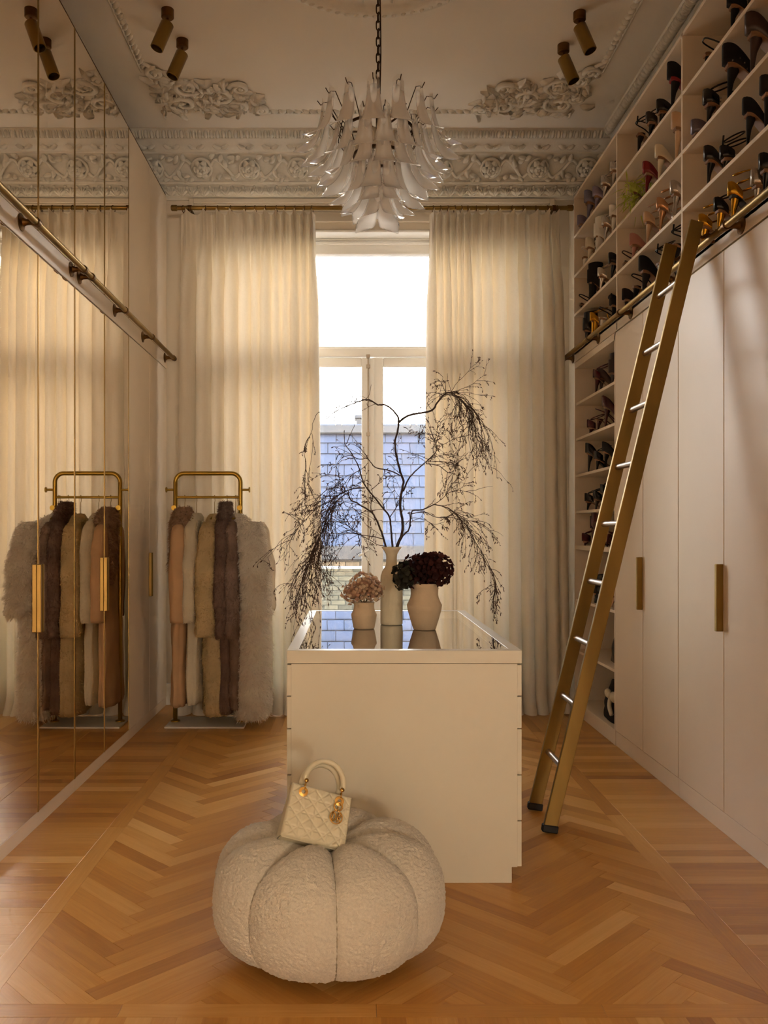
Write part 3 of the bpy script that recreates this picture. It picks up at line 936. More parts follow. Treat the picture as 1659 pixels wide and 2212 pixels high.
# lower cupboards
LOWD = [('pale ivory double cupboard next to the open shoe shelves', 5.215, 4.72, 4.206), ('pale ivory double cupboard behind the foot of the ladder', 4.206, 3.69, 3.18), ('pale ivory double cupboard at the doorway end', 3.18, 2.66, 2.12)]
def rhandle(door, y):
    MB().box(XF - .030, XF, y - .011, y + .011, .857, 1.143, .002).build('handle', M_BRASS, door)
for i, (lab, ya, ym, yb) in enumerate(LOWD):
    root = thing('cupboard', lab, 'cupboard', (XF, yb, 0), group='ivory cupboards')
    MB().box(XF + .026, XBK + .14, yb, ya, .02, ZR0 - .004).build('carcass', M_IVORY, root)
    MB().box(XF - .004 + .008, XF + .026, yb + .001, ya - .001, 0, .088, .001).build('plinth', M_IVORY, root)
    MB().box(XF + .006, XF + .026, yb, ya, ZR0 - .005, ZR0 - .0005).build('brass_strip', M_BRASS, root)
    mb = MB()
    for y in (ya - .0023, ym, yb + .0023): mb.box(XF + .010, XF + .026, y - .0022, y + .0022, .09, ZR0 - .003)
    mb.build('brass_edge', M_BRASS_D, root)
    MB().box(XF + .014, XF + .0262, yb + .001, ya - .001, .0875, .0925).build('painted_gap_shade', M_GAP_SHADE, root)  # dark strip standing in for the shade between doors and plinth
    for a, b, hy in ((ya, ym, ym + .013), (ym, yb, None)):
        d = MB().box(XF, XF + .022, b + .0035, a - .0035, .092, ZR0 - .006, .0015).build('door', M_IVORY, root)
        if hy: rhandle(d, hy)
# tall open shoe bay under the rail
OPY0, OPY1 = 5.215, 6.175
LSH = [2.19, 1.94, 1.684, 1.428, 1.185, .807, .45]
root = thing('open_shoe_bay', 'tall open ivory shoe bay between the curtain and the cupboards', 'shelf unit', (XF, OPY0, 0))
MB().box(XBK + .12, XBK + .135, OPY0, OPY1, 0, ZR0).build('back_panel', M_IVORY, root)
MB().box(XF, XBK + .12, OPY0, OPY0 + .018, .09, ZR0).build('side_panel', M_IVORY, root)
MB().box(XF - .002, XBK + .12, OPY1 - .02, OPY1, 0, ZR0).build('side_panel', M_IVORY, root)
MB().box(XF, XF + .02, OPY0, OPY1, 0, .088, .001).build('plinth', M_IVORY, root)
MB().box(XF + .002, XBK + .12, OPY0, OPY1, .07, .09, .001).build('base_panel', M_IVORY, root)
MB().box(XF, XBK + .12, OPY0, OPY1, ZR0 - .045, ZR0 - .001, .001).build('top_panel', M_IVORY, root)
for z in LSH:
    th = .030 if abs(z - 1.185) < .01 else .018
    MB().box(XF + .006, XBK + .12, OPY0 + .018, OPY1 - .02, z - th, z, .001).build('shelf', M_IVORY, root)
# filler panel between the shelving and the window wall
fil = MB(); fil.box(XF + .03, XF + .06, 6.19, YB, 0, 3.66); fil.box(XF + .015, XF + .035, 6.19, 6.26, 0, 3.64, .004)
tag(fil.build('trim_5', M_WALL), 'narrow panelled filler between the shelving and the window wall', None, kind='structure')

# ------------------------------------------------------------------ ladder rails
def rail(name, label, xs, z, y0, y1, brk, sgn):
    """xs(y): wall face; sgn: direction of the room"""
    root = thing(name, label, 'rail', (xs(y0) + sgn * .063, y0, z), group='brass ladder rails')
    MB().tube([(xs(y0) + sgn * .063, y0, z), (xs(y1) + sgn * .063, y1, z)], .0145, 16).build('bar', M_BRASS, root, auto=40)
    e = Vector((xs(y1) + sgn * .063, y1, z))
    MB().tube([e + Vector((0, dy, 0)) for dy in (-.012, .0, .008, .022, .028)], [.0185, .0195, .017, .017, .010], 16).build('end_cap', M_BRASS_D, root, auto=40)
    for y in brk:
        x = xs(y); mb = MB()
        # trumpet bracket: flange on the face, flared neck, ring round the bar
        prof = [(.036, 0), (.036, .004), (.030, .006), (.018, .011), (.0125, .022), (.0115, .040), (.014, .050)]
        k = len(mb.v); mb.lathe([(r, zz) for r, zz in prof], 20)
        mb.xf(Matrix.Translation((x, y, z)) @ (Matrix.Rotation(PI / 2 * sgn, 4, 'Y')), k)
        mb.tube([(x + sgn * .063, y - .012, z), (x + sgn * .063, y + .012, z)], .019, 16)
        mb.build('bracket', M_BRASS_D, root, auto=40)
    return root
rail('ladder_rail', 'long brass ladder rail across the mirrored wardrobes', lface, 2.553, 2.4, 6.385, (2.93, 3.577, 4.22, 4.345, 5.0, 5.68, 6.36), 1)
rail('ladder_rail', 'long brass ladder rail below the shoe shelves, carrying the ladder', lambda y: XF, 2.519, 2.2, 6.245, (2.25, 2.9, 3.52, 4.27, 4.92, 5.57, 6.21), -1)

# ------------------------------------------------------------------ ladder
LY0, LY1 = 3.70, 4.00
lad = thing('library_ladder', 'aged brass library ladder leaning on the rail', 'ladder', (0.83, 3.85, 0))
A, B = Vector((.835, 0, .012)), Vector((1.462, 0, 2.60))
d = (B - A).normalized(); nrm = Vector((d.z, 0, -d.x))
def lad_pt(s, y): p = A + (B - A) * s; return Vector((p.x, y, p.z))
w, t = .029, .011
for y in (LY0, LY1):
    mb = MB()
    pts = [A + nrm * w + d * (-.02 * 0), A - nrm * w, B - nrm * w, B + nrm * w]
    q = [(p.x, p.z) for p in pts]
    # hollow-section stile with chamfered corners
    k = []
    for yy in (y - t, y + t): k += [(x, yy, z) for x, z in q]
    mb.add(k, [(0, 1, 2, 3), (7, 6, 5, 4), (0, 4, 5, 1), (1, 5, 6, 2), (2, 6, 7, 3), (3, 7, 4, 0)])
    st = mb.build('stile', M_BRASS, lad)
    bev = st.modifiers.new('bevel', 'BEVEL'); bev.width = .003; bev.segments = 2
    f = MB().box(-.034, .034, -.015, .015, 0, .032, .004)
    ang = math.atan2(d.x, d.z)
    f.xf(Matrix.Translation((A.x, y, 0)) @ Matrix.Rotation(ang * .6, 4, 'Y') @ Matrix.Translation((0, 0, .004)))
    f.build('rubber_foot', M_BLACK, lad)
    # hook over the rail
    c = Vector((XF - .063, y, 2.519))
    hk = [Vector((B.x + .005, y, 2.50)), Vector((B.x + .01, y, 2.535)), c + Vector((-.021, 0, .012)), c + Vector((-.010, 0, .022)), c + Vector((.008, 0, .023)), c + Vector((.021, 0, .010)), c + Vector((.022, 0, -.012))]
    MB().tube(smooth_line(hk, 3), .007, 8).build('hook', M_BRASS_D, lad, smooth=True)
for i in range(9):
    z = .272 + .261 * i
    s = (z - A.z) / (B.z - A.z); p = A + (B - A) * s
    MB().cyl((p.x, LY0 + t, p.z), (p.x, LY1 - t, p.z), .0135, 14).build('rung', M_STEEL, lad, auto=40)

# ------------------------------------------------------------------ island
IX0, IX1, IY0, IY1, IZ = -.240, .615, 3.165, 4.79, .849
isl = thing('display_island', 'cream lacquered drawer island with a glass display top', 'island', (.1875, 3.98, 0))
MB().box(IX0 + .035, IX1 - .035, IY0 + .008, IY1 - .03, 0, .062, .001).build('plinth', M_CREAM, isl)
# carcass with open well under the glass
WZ = .755
mb = MB(); mb.box(IX0 + .0165, IX1 - .0165, IY0, IY1 - .01, .061, WZ)
mb.box(IX0 + .0165, IX1 - .0165, IY0, IY0 + .03, WZ, .800); mb.box(IX0 + .0165, IX1 - .0165, IY1 - .04, IY1 - .01, WZ, .80)
mb.box(IX0 + .0165, IX0 + .045, IY0 + .03, IY1 - .04, WZ, .80); mb.box(IX1 - .045, IX1 - .0165, IY0 + .03, IY1 - .04, WZ, .80)
mb.build('carcass', M_CREAM, isl)
rim = .042
mb = MB(); mb.box(IX0, IX1, IY0 - .002, IY0 + rim, .802, IZ, .0015); mb.box(IX0, IX1, IY1 - rim, IY1, .802, IZ, .0015)
mb.box(IX0, IX0 + rim, IY0 + rim, IY1 - rim, .802, IZ, .0015); mb.box(IX1 - rim, IX1, IY0 + rim, IY1 - rim, .802, IZ, .0015)
mb.build('top_frame', M_CREAM, isl)
MB().box(IX0 + rim, IX1 - rim, IY0 + rim, IY1 - rim, IZ - .009, IZ - .001).build('glass_top', M_TOPGLASS, isl)
M_TRAY = mat('tray_suede', '#b5aa8c', .9, noise_amt=.05, noise_scale=30)
MB().box(IX0 + .045, IX1 - .045, IY0 + .03, IY1 - .04, WZ, WZ + .004).build('tray_lining', M_TRAY, isl)
for x in (.165,): MB().box(x - .009, x + .009, IY0 + .03, IY1 - .04, WZ + .004, .826, .001).build('tray_divider', M_CREAM, isl)
for y in (3.70, 4.24): MB().box(IX0 + .045, IX1 - .045, y - .009, y + .009, WZ + .004, .824, .001).build('tray_divider', M_CREAM, isl)
zs = [.798, .682, .564, .396, .229, .061]
for side in (0, 1):
    xa, xb = (IX0 + .0005, IX0 + .0165) if side == 0 else (IX1 - .0165, IX1 - .0005)
    for col_ in range(2):
        ya, yb = (IY0, (IY0 + IY1) / 2) if col_ == 0 else ((IY0 + IY1) / 2, IY1 - .01)
        for k in range(5):
            MB().box(xa, xb, ya + .0015, yb - .0015, zs[k + 1] + .002, zs[k] - .002, .001).build('drawer_front', M_CREAM, isl)
# jewellery lying under the glass
M_GOLD = mat('polished_gold', '#d9a84e', .18, metal=1.0)
M_PEARL = mat('pearl', '#efe6d6', .25, coat=.5)
def ring_j(x, y, r, m, lab):
    tag(MB().tube(arc((x, y, WZ + .004 + r * .22), r, 0, 2 * PI, 20, 'xy')[:-1], r * .22, 6, closed=True).build('bracelet', m, smooth=True), lab, 'jewellery', 'jewellery under the glass')
ring_j(.36, 3.34, .030, M_GOLD, 'gold bangle under the glass at the front of the island')
ring_j(.45, 3.42, .022, M_GOLD, 'small gold ring under the glass behind the front bangle')
ring_j(.30, 3.50, .026, M_PEARL, 'pearl bracelet under the glass of the island')
ring_j(.02, 3.40, .030, M_PEARL, 'white bangle under the glass below the small vase')
nk = MB()
for i in range(26):
    a = i / 26 * 2 * PI; nk.ball((.40 + .085 * math.cos(a), 3.98 + .07 * math.sin(a), WZ + .011), .0075, n=8, m=5)
tag(nk.build('pearl_necklace', M_PEARL, smooth=True), 'string of pearls under the glass by the large vase', 'jewellery', 'jewellery under the glass')
# ------------------------------------------------------------------ curtains, rod
def curtain_mat():
    m = bpy.data.materials.new('linen_curtain'); m.use_nodes = True
    n, l = m.node_tree.nodes, m.node_tree.links
    b = n['Principled BSDF']
    tc = n.new('ShaderNodeTexCoord')
    def weave(sc):
        mp = n.new('ShaderNodeMapping'); mp.inputs['Scale'].default_value = sc; l.new(tc.outputs['Object'], mp.inputs[0])
        t = n.new('ShaderNodeTexNoise'); t.inputs['Scale'].default_value = 1; t.inputs['Detail'].default_value = 3; l.new(mp.outputs[0], t.inputs[0]); return t.outputs[0]
    a, c = weave((60, 60, 900)), weave((900, 900, 12))
    ad = n.new('ShaderNodeMath'); l.new(a, ad.inputs[0]); l.new(c, ad.inputs[1])
    r = n.new('ShaderNodeValToRGB'); r.color_ramp.elements[0].position = .6; r.color_ramp.elements[1].position = 1.4
    r.color_ramp.elements[0].color = srgb('#e6d8c4'); r.color_ramp.elements[1].color = srgb('#f3e9d8')
    l.new(ad.outputs[0], r.inputs[0]); l.new(r.outputs[0], b.inputs['Base Color'])
    b.inputs['Roughness'].default_value = .9; b.inputs['Specular IOR Level'].default_value = .15
    bp = n.new('ShaderNodeBump'); bp.inputs['Strength'].default_value = .15; bp.inputs['Distance'].default_value = .002
    l.new(ad.outputs[0], bp.inputs['Height']); l.new(bp.outputs[0], b.inputs['Normal'])
    tr = n.new('ShaderNodeBsdfTranslucent'); tr.inputs[0].default_value = srgb('#f3e3c6')
    mx = n.new('ShaderNodeMixShader'); mx.inputs[0].default_value = .17
    l.new(b.outputs[0], mx.inputs[1]); l.new(tr.outputs[0], mx.inputs[2]); l.new(mx.outputs[0], n['Material Output'].inputs[0])
    return m
M_CURT = curtain_mat()
YC = 6.16
ZTOPC = 3.535
def curtain(label, pleats, xe0, xe1, flare0, flare1, seed):
    """pleats: pixel x of each pinch at the heading; xe0/xe1: edges in pixels"""
    X = lambda p: (p - VX) / F * YC
    root = thing('curtain', label, 'curtain', ((X(xe0) + X(xe1)) / 2, YC, 0), group='linen curtains')
    xs = [X(xe0)] + [X(p) for p in pleats] + [X(xe1)]
    n = len(pleats)
    per = 22
    rg = random.Random(seed)
    amp = [rg.uniform(.6, 1.15) for _ in range(n + 2)]
    drift = [rg.uniform(-1, 1) for _ in range(n + 2)]
    ph = rg.uniform(0, 50)
    NZ = 84
    rows = []
    cols = []
    for i in range(n + 1):
        m_ = per if 0 < i < n else per // 2
        for j in range(m_): cols.append((i, j / m_))
    cols.append((n, 1.0))
    V = np.zeros((NZ, len(cols), 3))
    for r in range(NZ):
        t = r / (NZ - 1)
        z = ZTOPC * (1 - t) + .004 * t
        hd = max(0, 1 - t / .045)                         # heading band
        open_ = min(1, max(0, (t - .035) / .16)); open_ = open_ * open_ * (3 - 2 * open_)
        for c, (i, f) in enumerate(cols):
            x = xs[i] * (1 - f) + xs[i + 1] * f
            # phase: pleat at f = 0 / 1 projects into the room, mid-span goes back
            if i == 0: phz = (f - 1) * PI
            elif i == n: phz = f * PI
            else: phz = f * 2 * PI
            a = amp[i] * (1 - f) + amp[i + 1] * f
            sp = xs[min(i + 1, n)] - xs[max(i, 1)] if 0 < i < n else .1
            wv = math.cos(phz)
            sharp = wv if wv < 0 else wv ** .75
            big = .072 * a * sharp * (0.50 + .50 * open_)
            nz = noise.noise(Vector((x * 3.2 + ph, t * 1.3, seed)))
            nz2 = noise.noise(Vector((x * 9 + ph, t * 2.4, seed + 9)))
            y = -big + .018 * nz * open_ + .010 * nz2 * open_
            # pinch: near the pleat the cloth gathers tightly at the neck of the heading
            near = min(f, 1 - f) if 0 < i < n else (1 - f if i == 0 else f)
            neck = math.exp(-((t - .040) / .020) ** 2)
            fan = math.exp(-(near / .10) ** 2)
            y -= .045 * fan * (hd * .7 + neck * .1) - .034 * neck * math.exp(-((near - .16) / .07) ** 2)
            # sideways: folds swing and sharpen as they fall
            xo = .60 * min(.05, abs(sp) * .5) * math.sin(phz) * a * open_ * (1 if n else 0) + .030 * (drift[i] * (1 - f) + drift[i + 1] * f) * t * open_
            edge = (x - xs[0]) / (xs[-1] - xs[0])
            xo += (flare0 * (1 - edge) + flare1 * edge) * t
            # the hem breaks on the floor
            hem = max(0, (t - .955) / .045)
            y -= hem * hem * (.045 + .035 * nz2 + .02 * a)
            V[r, c] = (x + xo, YC + y, z + (0 if t < .999 else abs(nz2) * .008))
        # small rise of the heading at the pleats
        if r == 0:
            for c, (i, f) in enumerate(cols):
                near = min(f, 1 - f) if 0 < i < n else (1 - f if i == 0 else f)
                V[r, c, 2] += .012 * math.exp(-(near / .12) ** 2)
    np_mesh('fabric', V.reshape(-1, 3), grid_faces(NZ, len(cols)), M_CURT, root, True, root.location)
    return root
PL = [404, 442, 470, 498, 529, 551, 573, 597, 614, 637, 656, 674]
PR = [936, 952, 968, 983, 997, 1012, 1030, 1052, 1078, 1108, 1131, 1159, 1183, 1205]
curtain('pleated cream linen curtain hanging behind the coat rack', PL, 390, 681, -.02, .03, 3)
curtain('pleated cream linen curtain hanging beside the shoe shelves', PR, 928, 1212, -.01, .05, 8)
rodz, rody = 3.580, 6.18
R0, R1 = -1.245, 1.52
rod = thing('curtain_rod', 'slim aged brass curtain rod across the window', 'curtain rod', (.13, rody, rodz))
MB().cyl((R0, rody, rodz), (R1, rody, rodz), .0155, 16).build('pole', M_BRASS, rod, auto=40)
for x, s in ((R0, -1), (R1, 1)): MB().tube([(x, rody, rodz), (x + s * .004, rody, rodz), (x + s * .012, rody, rodz), (x + s * .040, rody, rodz), (x + s * .045, rody, rodz)], [.015, .021, .021, .021, .016], 16).build('finial', M_BRASS, rod, auto=40)
for x in (R0 + .09, .13, R1 - .09):
    mb = MB(); mb.cyl((x, YB - .03, rodz), (x, rody, rodz), .009, 10); mb.cyl((x, YB - .036, rodz), (x, YB - .028, rodz), .03, 16); mb.tube([(x - .012, rody, rodz), (x + .012, rody, rodz)], .02, 14)
    mb.build('bracket', M_BRASS_D, rod, auto=40)
ringm = None
for p in PL + PR + [395, 410]:
    x = (p - VX) / F * YC
    if ringm is None:
        mb = MB(); mb.tube(arc((0, 0, 0), .024, 0, 2 * PI, 18, 'yz')[:-1], .003, 6, closed=True); mb.tube([(0, -.0, -.024), (0, 0, -.036), (0, -.004, -.045)], .0022, 6)
        o = ringm = mb.build('ring', M_BRASS_D, rod, world=False, smooth=True)
    else:
        o = bpy.data.objects.new('ring', ringm.data); COL.objects.link(o); o.parent = rod
    o.location = (x - .13, 0, -.008); o.rotation_euler = (0, 0, random.uniform(-.35, .35))

# ------------------------------------------------------------------ ceiling spots
def spot(label, cx, cy, tiltx):
    root = thing('ceiling_spotlight', label, 'spotlight', (cx, cy, ZC), group='brass ceiling spotlights')
    MB().lathe([(.001, 0), (.034, 0), (.034, -.042), (.030, -.046), (.001, -.046)], 24).build('canopy', M_BRASS_D, root, world=False, auto=40)
    MB().tube([(0, 0, -.045), (0, 0, -.064), (tiltx * .006, 0, -.080)], .007, 10).build('swivel_arm', M_BRASS_D, root, world=False, auto=40)
    R = Matrix.Translation((0, 0, -.075)) @ Matrix.Rotation(-tiltx * .36, 4, 'Y') @ Matrix.Rotation(-.12, 4, 'X')
    MB().lathe([(.001, 0), (.033, 0), (.0355, -.003), (.0355, -.155), (.031, -.157), (.031, -.125), (.001, -.125)], 28).xf(R).build('lamp_body', M_BRASS, root, world=False, auto=40)
    MB().lathe([(.001, -.128), (.028, -.128), (.028, -.131), (.001, -.131)], 20).xf(R).build('lamp_lens', M_BLACK, root, world=False)
spot('brass ceiling spotlight over the mirrors, higher of the two in the photo', -1.0, 4.70, -1)
spot('brass ceiling spotlight over the mirrors, closest to the plaster corner scroll', -.977, 4.99, -1)
spot('brass ceiling spotlight on the shoe shelf side, higher of the two', 1.231, 4.725, 1)
spot('brass ceiling spotlight on the shoe shelf side, beside the plaster scroll', 1.22, 5.04, 1)

# ------------------------------------------------------------------ chandelier
ch = thing('chandelier', 'tiered chandelier of milky glass petals on a bronze chain', 'chandelier', (RCX, RCY, ZC - .05))
def petal_mat():
    m = bpy.data.materials.new('milky_glass'); m.use_nodes = True
    n, l = m.node_tree.nodes, m.node_tree.links
    n.remove(n['Principled BSDF'])
    at = n.new('ShaderNodeAttribute'); at.attribute_name = 'milk'
    df = n.new('ShaderNodeBsdfDiffuse'); df.inputs[0].default_value = (.97, .95, .92, 1)
    tl_ = n.new('ShaderNodeBsdfTranslucent'); tl_.inputs[0].default_value = (.98, .96, .93, 1)
    tp = n.new('ShaderNodeBsdfTransparent'); tp.inputs[0].default_value = (.96, .95, .93, 1)
    gl = n.new('ShaderNodeBsdfGlossy'); gl.inputs['Roughness'].default_value = .06; gl.inputs[0].default_value = (1, .97, .93, 1)
    m1 = n.new('ShaderNodeMixShader'); m1.inputs[0].default_value = .6
    l.new(df.outputs[0], m1.inputs[1]); l.new(tl_.outputs[0], m1.inputs[2])
    m2 = n.new('ShaderNodeMixShader')
    l.new(at.outputs['Fac'], m2.inputs[0]); l.new(tp.outputs[0], m2.inputs[1]); l.new(m1.outputs[0], m2.inputs[2])
    fr = n.new('ShaderNodeFresnel'); fr.inputs[0].default_value = 1.5
    m3 = n.new('ShaderNodeMixShader')
    fm = n.new('ShaderNodeMath'); fm.operation = 'MULTIPLY'; fm.inputs[1].default_value = .55; l.new(fr.outputs[0], fm.inputs[0]); l.new(fm.outputs[0], m3.inputs[0]); l.new(m2.outputs[0], m3.inputs[1]); l.new(gl.outputs[0], m3.inputs[2])
    l.new(m3.outputs[0], n['Material Output'].inputs[0])
    return m
M_PETAL = petal_mat()
def petal_mesh(name, L, out, wtop, wbot):
    """hangs from the origin: x outwards, z down; trough shaped, flaring lip"""
    NR, NCc = 26, 15
    V, milk = [], []
    for r in range(NR):
        t = r / (NR - 1)
        # centre line: down, then sweeping outwards
        zz = -L * (t - .10 * t ** 5)
        xx = out * (.10 * t + .90 * t ** 2.6)
        w = wtop * (1 - t) + wbot * t ** 1.5
        w *= math.sqrt(max(.12, min(1, t / .06))) if t < .06 else 1
        if t > .93: w *= math.sqrt(max(.03, 1 - ((t - .93) / .075) ** 2))
        bow = (.030 + .022 * t) * (w / max(wbot, .01)) 
        for c in range(NCc):
            s = (c / (NCc - 1)) * 2 - 1
            y = s * w / 2
            # trough opens inwards at the top, outwards lip rolls back at the bottom
            xo = -bow * (s * s) * (1.0 - .55 * t)
            lip = .034 * (max(0, t - .78) / .22) ** 1.4
            V.append((xx + xo + lip * (1 - s * s), y, zz + .010 * s * s * t * t * 2))
            edge = max(0, (abs(s) - .80) / .20)
            mk = min(1, max(0, (t - .10) / .25)) * .97 * (1 - .75 * edge ** 1.5)
            if t > .96: mk *= max(.2, 1 - (t - .96) / .04)
            milk.append(mk)
    V = np.array(V)
    # thickness: second skin
    n = len(V)
    me = bpy.data.meshes.new(name)
    Fq = grid_faces(NR, NCc)
    me.from_pydata([tuple(v) for v in V], [], [tuple(int(i) for i in f) for f in Fq])
    a = me.attributes.new('milk', 'FLOAT', 'POINT'); a.data.foreach_set('value', np.array(milk, dtype=np.float32))
    me.polygons.foreach_set('use_smooth', [True] * len(me.polygons))
    return me
ZB = ZC - .05
tiers = [(14, .265, 3.305, .095, .285, 0.0), (14, .205, 3.215, .100, .275, .5), (12, .160, 3.145, .105, .27, .0), (9, .105, 3.065, .090, .275, .3), (6, .065, 3.025, .085, .275, .0), (4, .035, 2.965, .080, .27, .45)]
M_WIRE = mat('bronze_wire', '#4a3420', .4, metal=1.0)
for ti, (n, r, zt, out, L, off) in enumerate(tiers):
    me = petal_mesh('petal', L, out, .058, .126)
    for i in range(n):
        a = 2 * PI * (i + off) / n + .11
        o = link('petal', me, M_PETAL, ch)
        o.location = (r * math.cos(a), r * math.sin(a), zt - ZB)
        o.rotation_euler = (random.uniform(-.03, .03), random.uniform(-.05, .03), a + random.uniform(-.05, .05))
        if ti < 2:
            ca, sa = math.cos(a), math.sin(a)
            p = [(.16, zt - .14), (.19, zt - .09), (r - .03, zt - .012), (r - .006, zt - .018), (r + .006, zt - .030), (r + .022, zt - .010)]
            MB().tube([(RCX + q * ca, RCY + q * sa, z) for q, z in p], .0022, 5).build('wire_hook', M_WIRE, ch, smooth=True)
# frame rings, hub and spokes
for r, z in ((.165, 3.165), (.115, 3.05), (.06, 2.98)):
    MB().tube(arc((RCX, RCY, z), r, 0, 2 * PI, 36, 'xy')[:-1], .007, 8, closed=True).build('frame_ring', M_WIRE, ch, smooth=True)
mb = MB(); mb.cyl((RCX, RCY, 2.90), (RCX, RCY, 3.26), .011, 12); mb.lathe([(.001, 0), (.03, .005), (.032, .03), (.012, .045), (.001, .05)], 20, (RCX, RCY, 3.14))
for i in range(6):
    a = i * PI / 3; mb.cyl((RCX, RCY, 3.165), (RCX + .165 * math.cos(a), RCY + .165 * math.sin(a), 3.165), .005, 6)
mb.build('hub', M_WIRE, ch, auto=40)
bm_ = mat('frosted_bulb', '#e8dcc8', .4)
for i in range(6):
    a = i * PI / 3 + .3; c = (RCX + .10 * math.cos(a), RCY + .10 * math.sin(a), 3.10)
    MB().lathe([(.001, -.05), (.014, -.045), (.019, -.025), (.014, 0), (.009, .01), (.009, .04), (.001, .04)], 14, c).build('bulb', bm_, ch, smooth=True)
# chain
z = 3.26; li = 0; lm = None
while z < ZB - .09:
    if lm is None:
        pts = []
        for i in range(20):
            a = 2 * PI * i / 20; u, v = math.cos(a), math.sin(a)
            pts.append((.0095 * (abs(u) ** .6) * (1 if u > 0 else -1), 0, .023 * (abs(v) ** .7) * (1 if v > 0 else -1)))
        o = MB().tube(pts, .0030, 6, closed=True).build('chain_link', M_WIRE, ch, world=False, smooth=True); lm = o.data
    else: o = link('chain_link', lm, None, ch)
    o.location = (0, 0, z + .02 - ZB); o.rotation_euler = (0, 0, (li % 2) * PI / 2 + .3)
    z += .0385; li += 1
MB().tube(smooth_line([(RCX + .004, RCY, 3.26), (RCX + .012, RCY - .004, 3.5), (RCX + .010, RCY, 3.75), (RCX + .004, RCY, ZB - .06)], 6), .0028, 6).build('flex', M_WIRE, ch, smooth=True)
MB().lathe([(.001, 0), (.05, 0), (.05, -.012), (.02, -.04), (.008, -.085), (.001, -.085)], 24, (RCX, RCY, ZB)).build('ceiling_cup', M_BRASS_D, ch, auto=40)
# ------------------------------------------------------------------ vases and flowers on the island
M_CLAY = mat('matt_cream_clay', '#d3bb9b', .85, noise_amt=.04, noise_scale=25, bump=.12, bump_scale=140)
M_CLAY2 = mat('matt_ivory_clay', '#ddd0b2', .85, noise_amt=.04, noise_scale=25, bump=.12, bump_scale=140)
ZI = IZ + .0
def vase(label, c, prof, m, n=48, jit=None):
    o = MB().lathe(prof, n, (0, 0, 0), cap=False, jitter=jit).build('vase', m, None, smooth=True)
    o.location = c
    return tag(o, label, 'vase', 'matt clay vases on the island')
v1 = vase('small cream clay vase holding the pale dried hydrangea', (.050, 3.885, ZI), [(.001, 0), (.044, 0), (.047, .004), (.052, .030), (.057, .060), (.0565, .066), (.050, .076), (.046, .090), (.045, .105), (.047, .118), (.043, .119), (.041, .10), (.045, .06), (.001, .02)], M_CLAY)
v2 = vase('tall bottle-shaped cream clay vase holding the bare branches', (.181, 4.06, ZI), [(.001, 0), (.048, 0), (.0515, .004), (.0520, .02), (.0520, .205), (.0505, .225), (.044, .248), (.032, .266), (.0265, .280), (.0245, .31), (.027, .328), (.036, .345), (.047, .359), (.045, .361), (.030, .340), (.021, .31), (.021, .2), (.001, .19)], M_CLAY2)
v3 = vase('large cream clay vase holding the dark hydrangea', (.317, 3.85, ZI), [(.001, 0), (.046, 0), (.050, .003), (.063, .045), (.074, .085), (.0775, .105), (.077, .110), (.070, .124), (.063, .140), (.060, .155), (.0615, .185), (.066, .203), (.062, .204), (.057, .18), (.056, .15), (.066, .11), (.001, .05)], M_CLAY)

def floret_mesh(name, r):
    mb = MB()
    for i in range(4):
        k = len(mb.v); rows = []
        for a in range(4):
            t = a / 3
            w = r * .62 * math.sin(PI * (.12 + .78 * t))
            rows.append([(r * t, (j - 1) * w, .004 + r * .28 * t * t + r * .16 * abs(j - 1) + (.15 * r if (a == 3 and j == 1) else 0)) for j in range(3)])
        mb.grid(rows); mb.xf(Matrix.Rotation(i * PI / 2 + .2 * (i % 2), 4, 'Z'), k)
    mb.ball((0, 0, .004), r * .12, n=5, m=3)
    me_o = mb.build(name, None, None, smooth=True)
    me = me_o.data; bpy.data.objects.remove(me_o)
    return me
def petal_variation(name, cols, spread=True):
    m = bpy.data.materials.new(name); m.use_nodes = True
    n, l = m.node_tree.nodes, m.node_tree.links; b = n['Principled BSDF']
    oi = n.new('ShaderNodeObjectInfo'); r = n.new('ShaderNodeValToRGB'); e = r.color_ramp.elements
    e[0].color = srgb(cols[0]); e[1].color = srgb(cols[-1])
    for i, c in enumerate(cols[1:-1]): k = e.new((i + 1) / (len(cols) - 1)); k.color = srgb(c)
    l.new(oi.outputs['Random'], r.inputs[0]); l.new(r.outputs[0], b.inputs['Base Color'])
    b.inputs['Roughness'].default_value = .8; b.inputs['Specular IOR Level'].default_value = .2
    tr = n.new('ShaderNodeBsdfTranslucent'); mx = n.new('ShaderNodeMixShader'); mx.inputs[0].default_value = .3
    l.new(r.outputs[0], tr.inputs[0]); l.new(b.outputs[0], mx.inputs[1]); l.new(tr.outputs[0], mx.inputs[2]); l.new(mx.outputs[0], n['Material Output'].inputs[0])
    return m
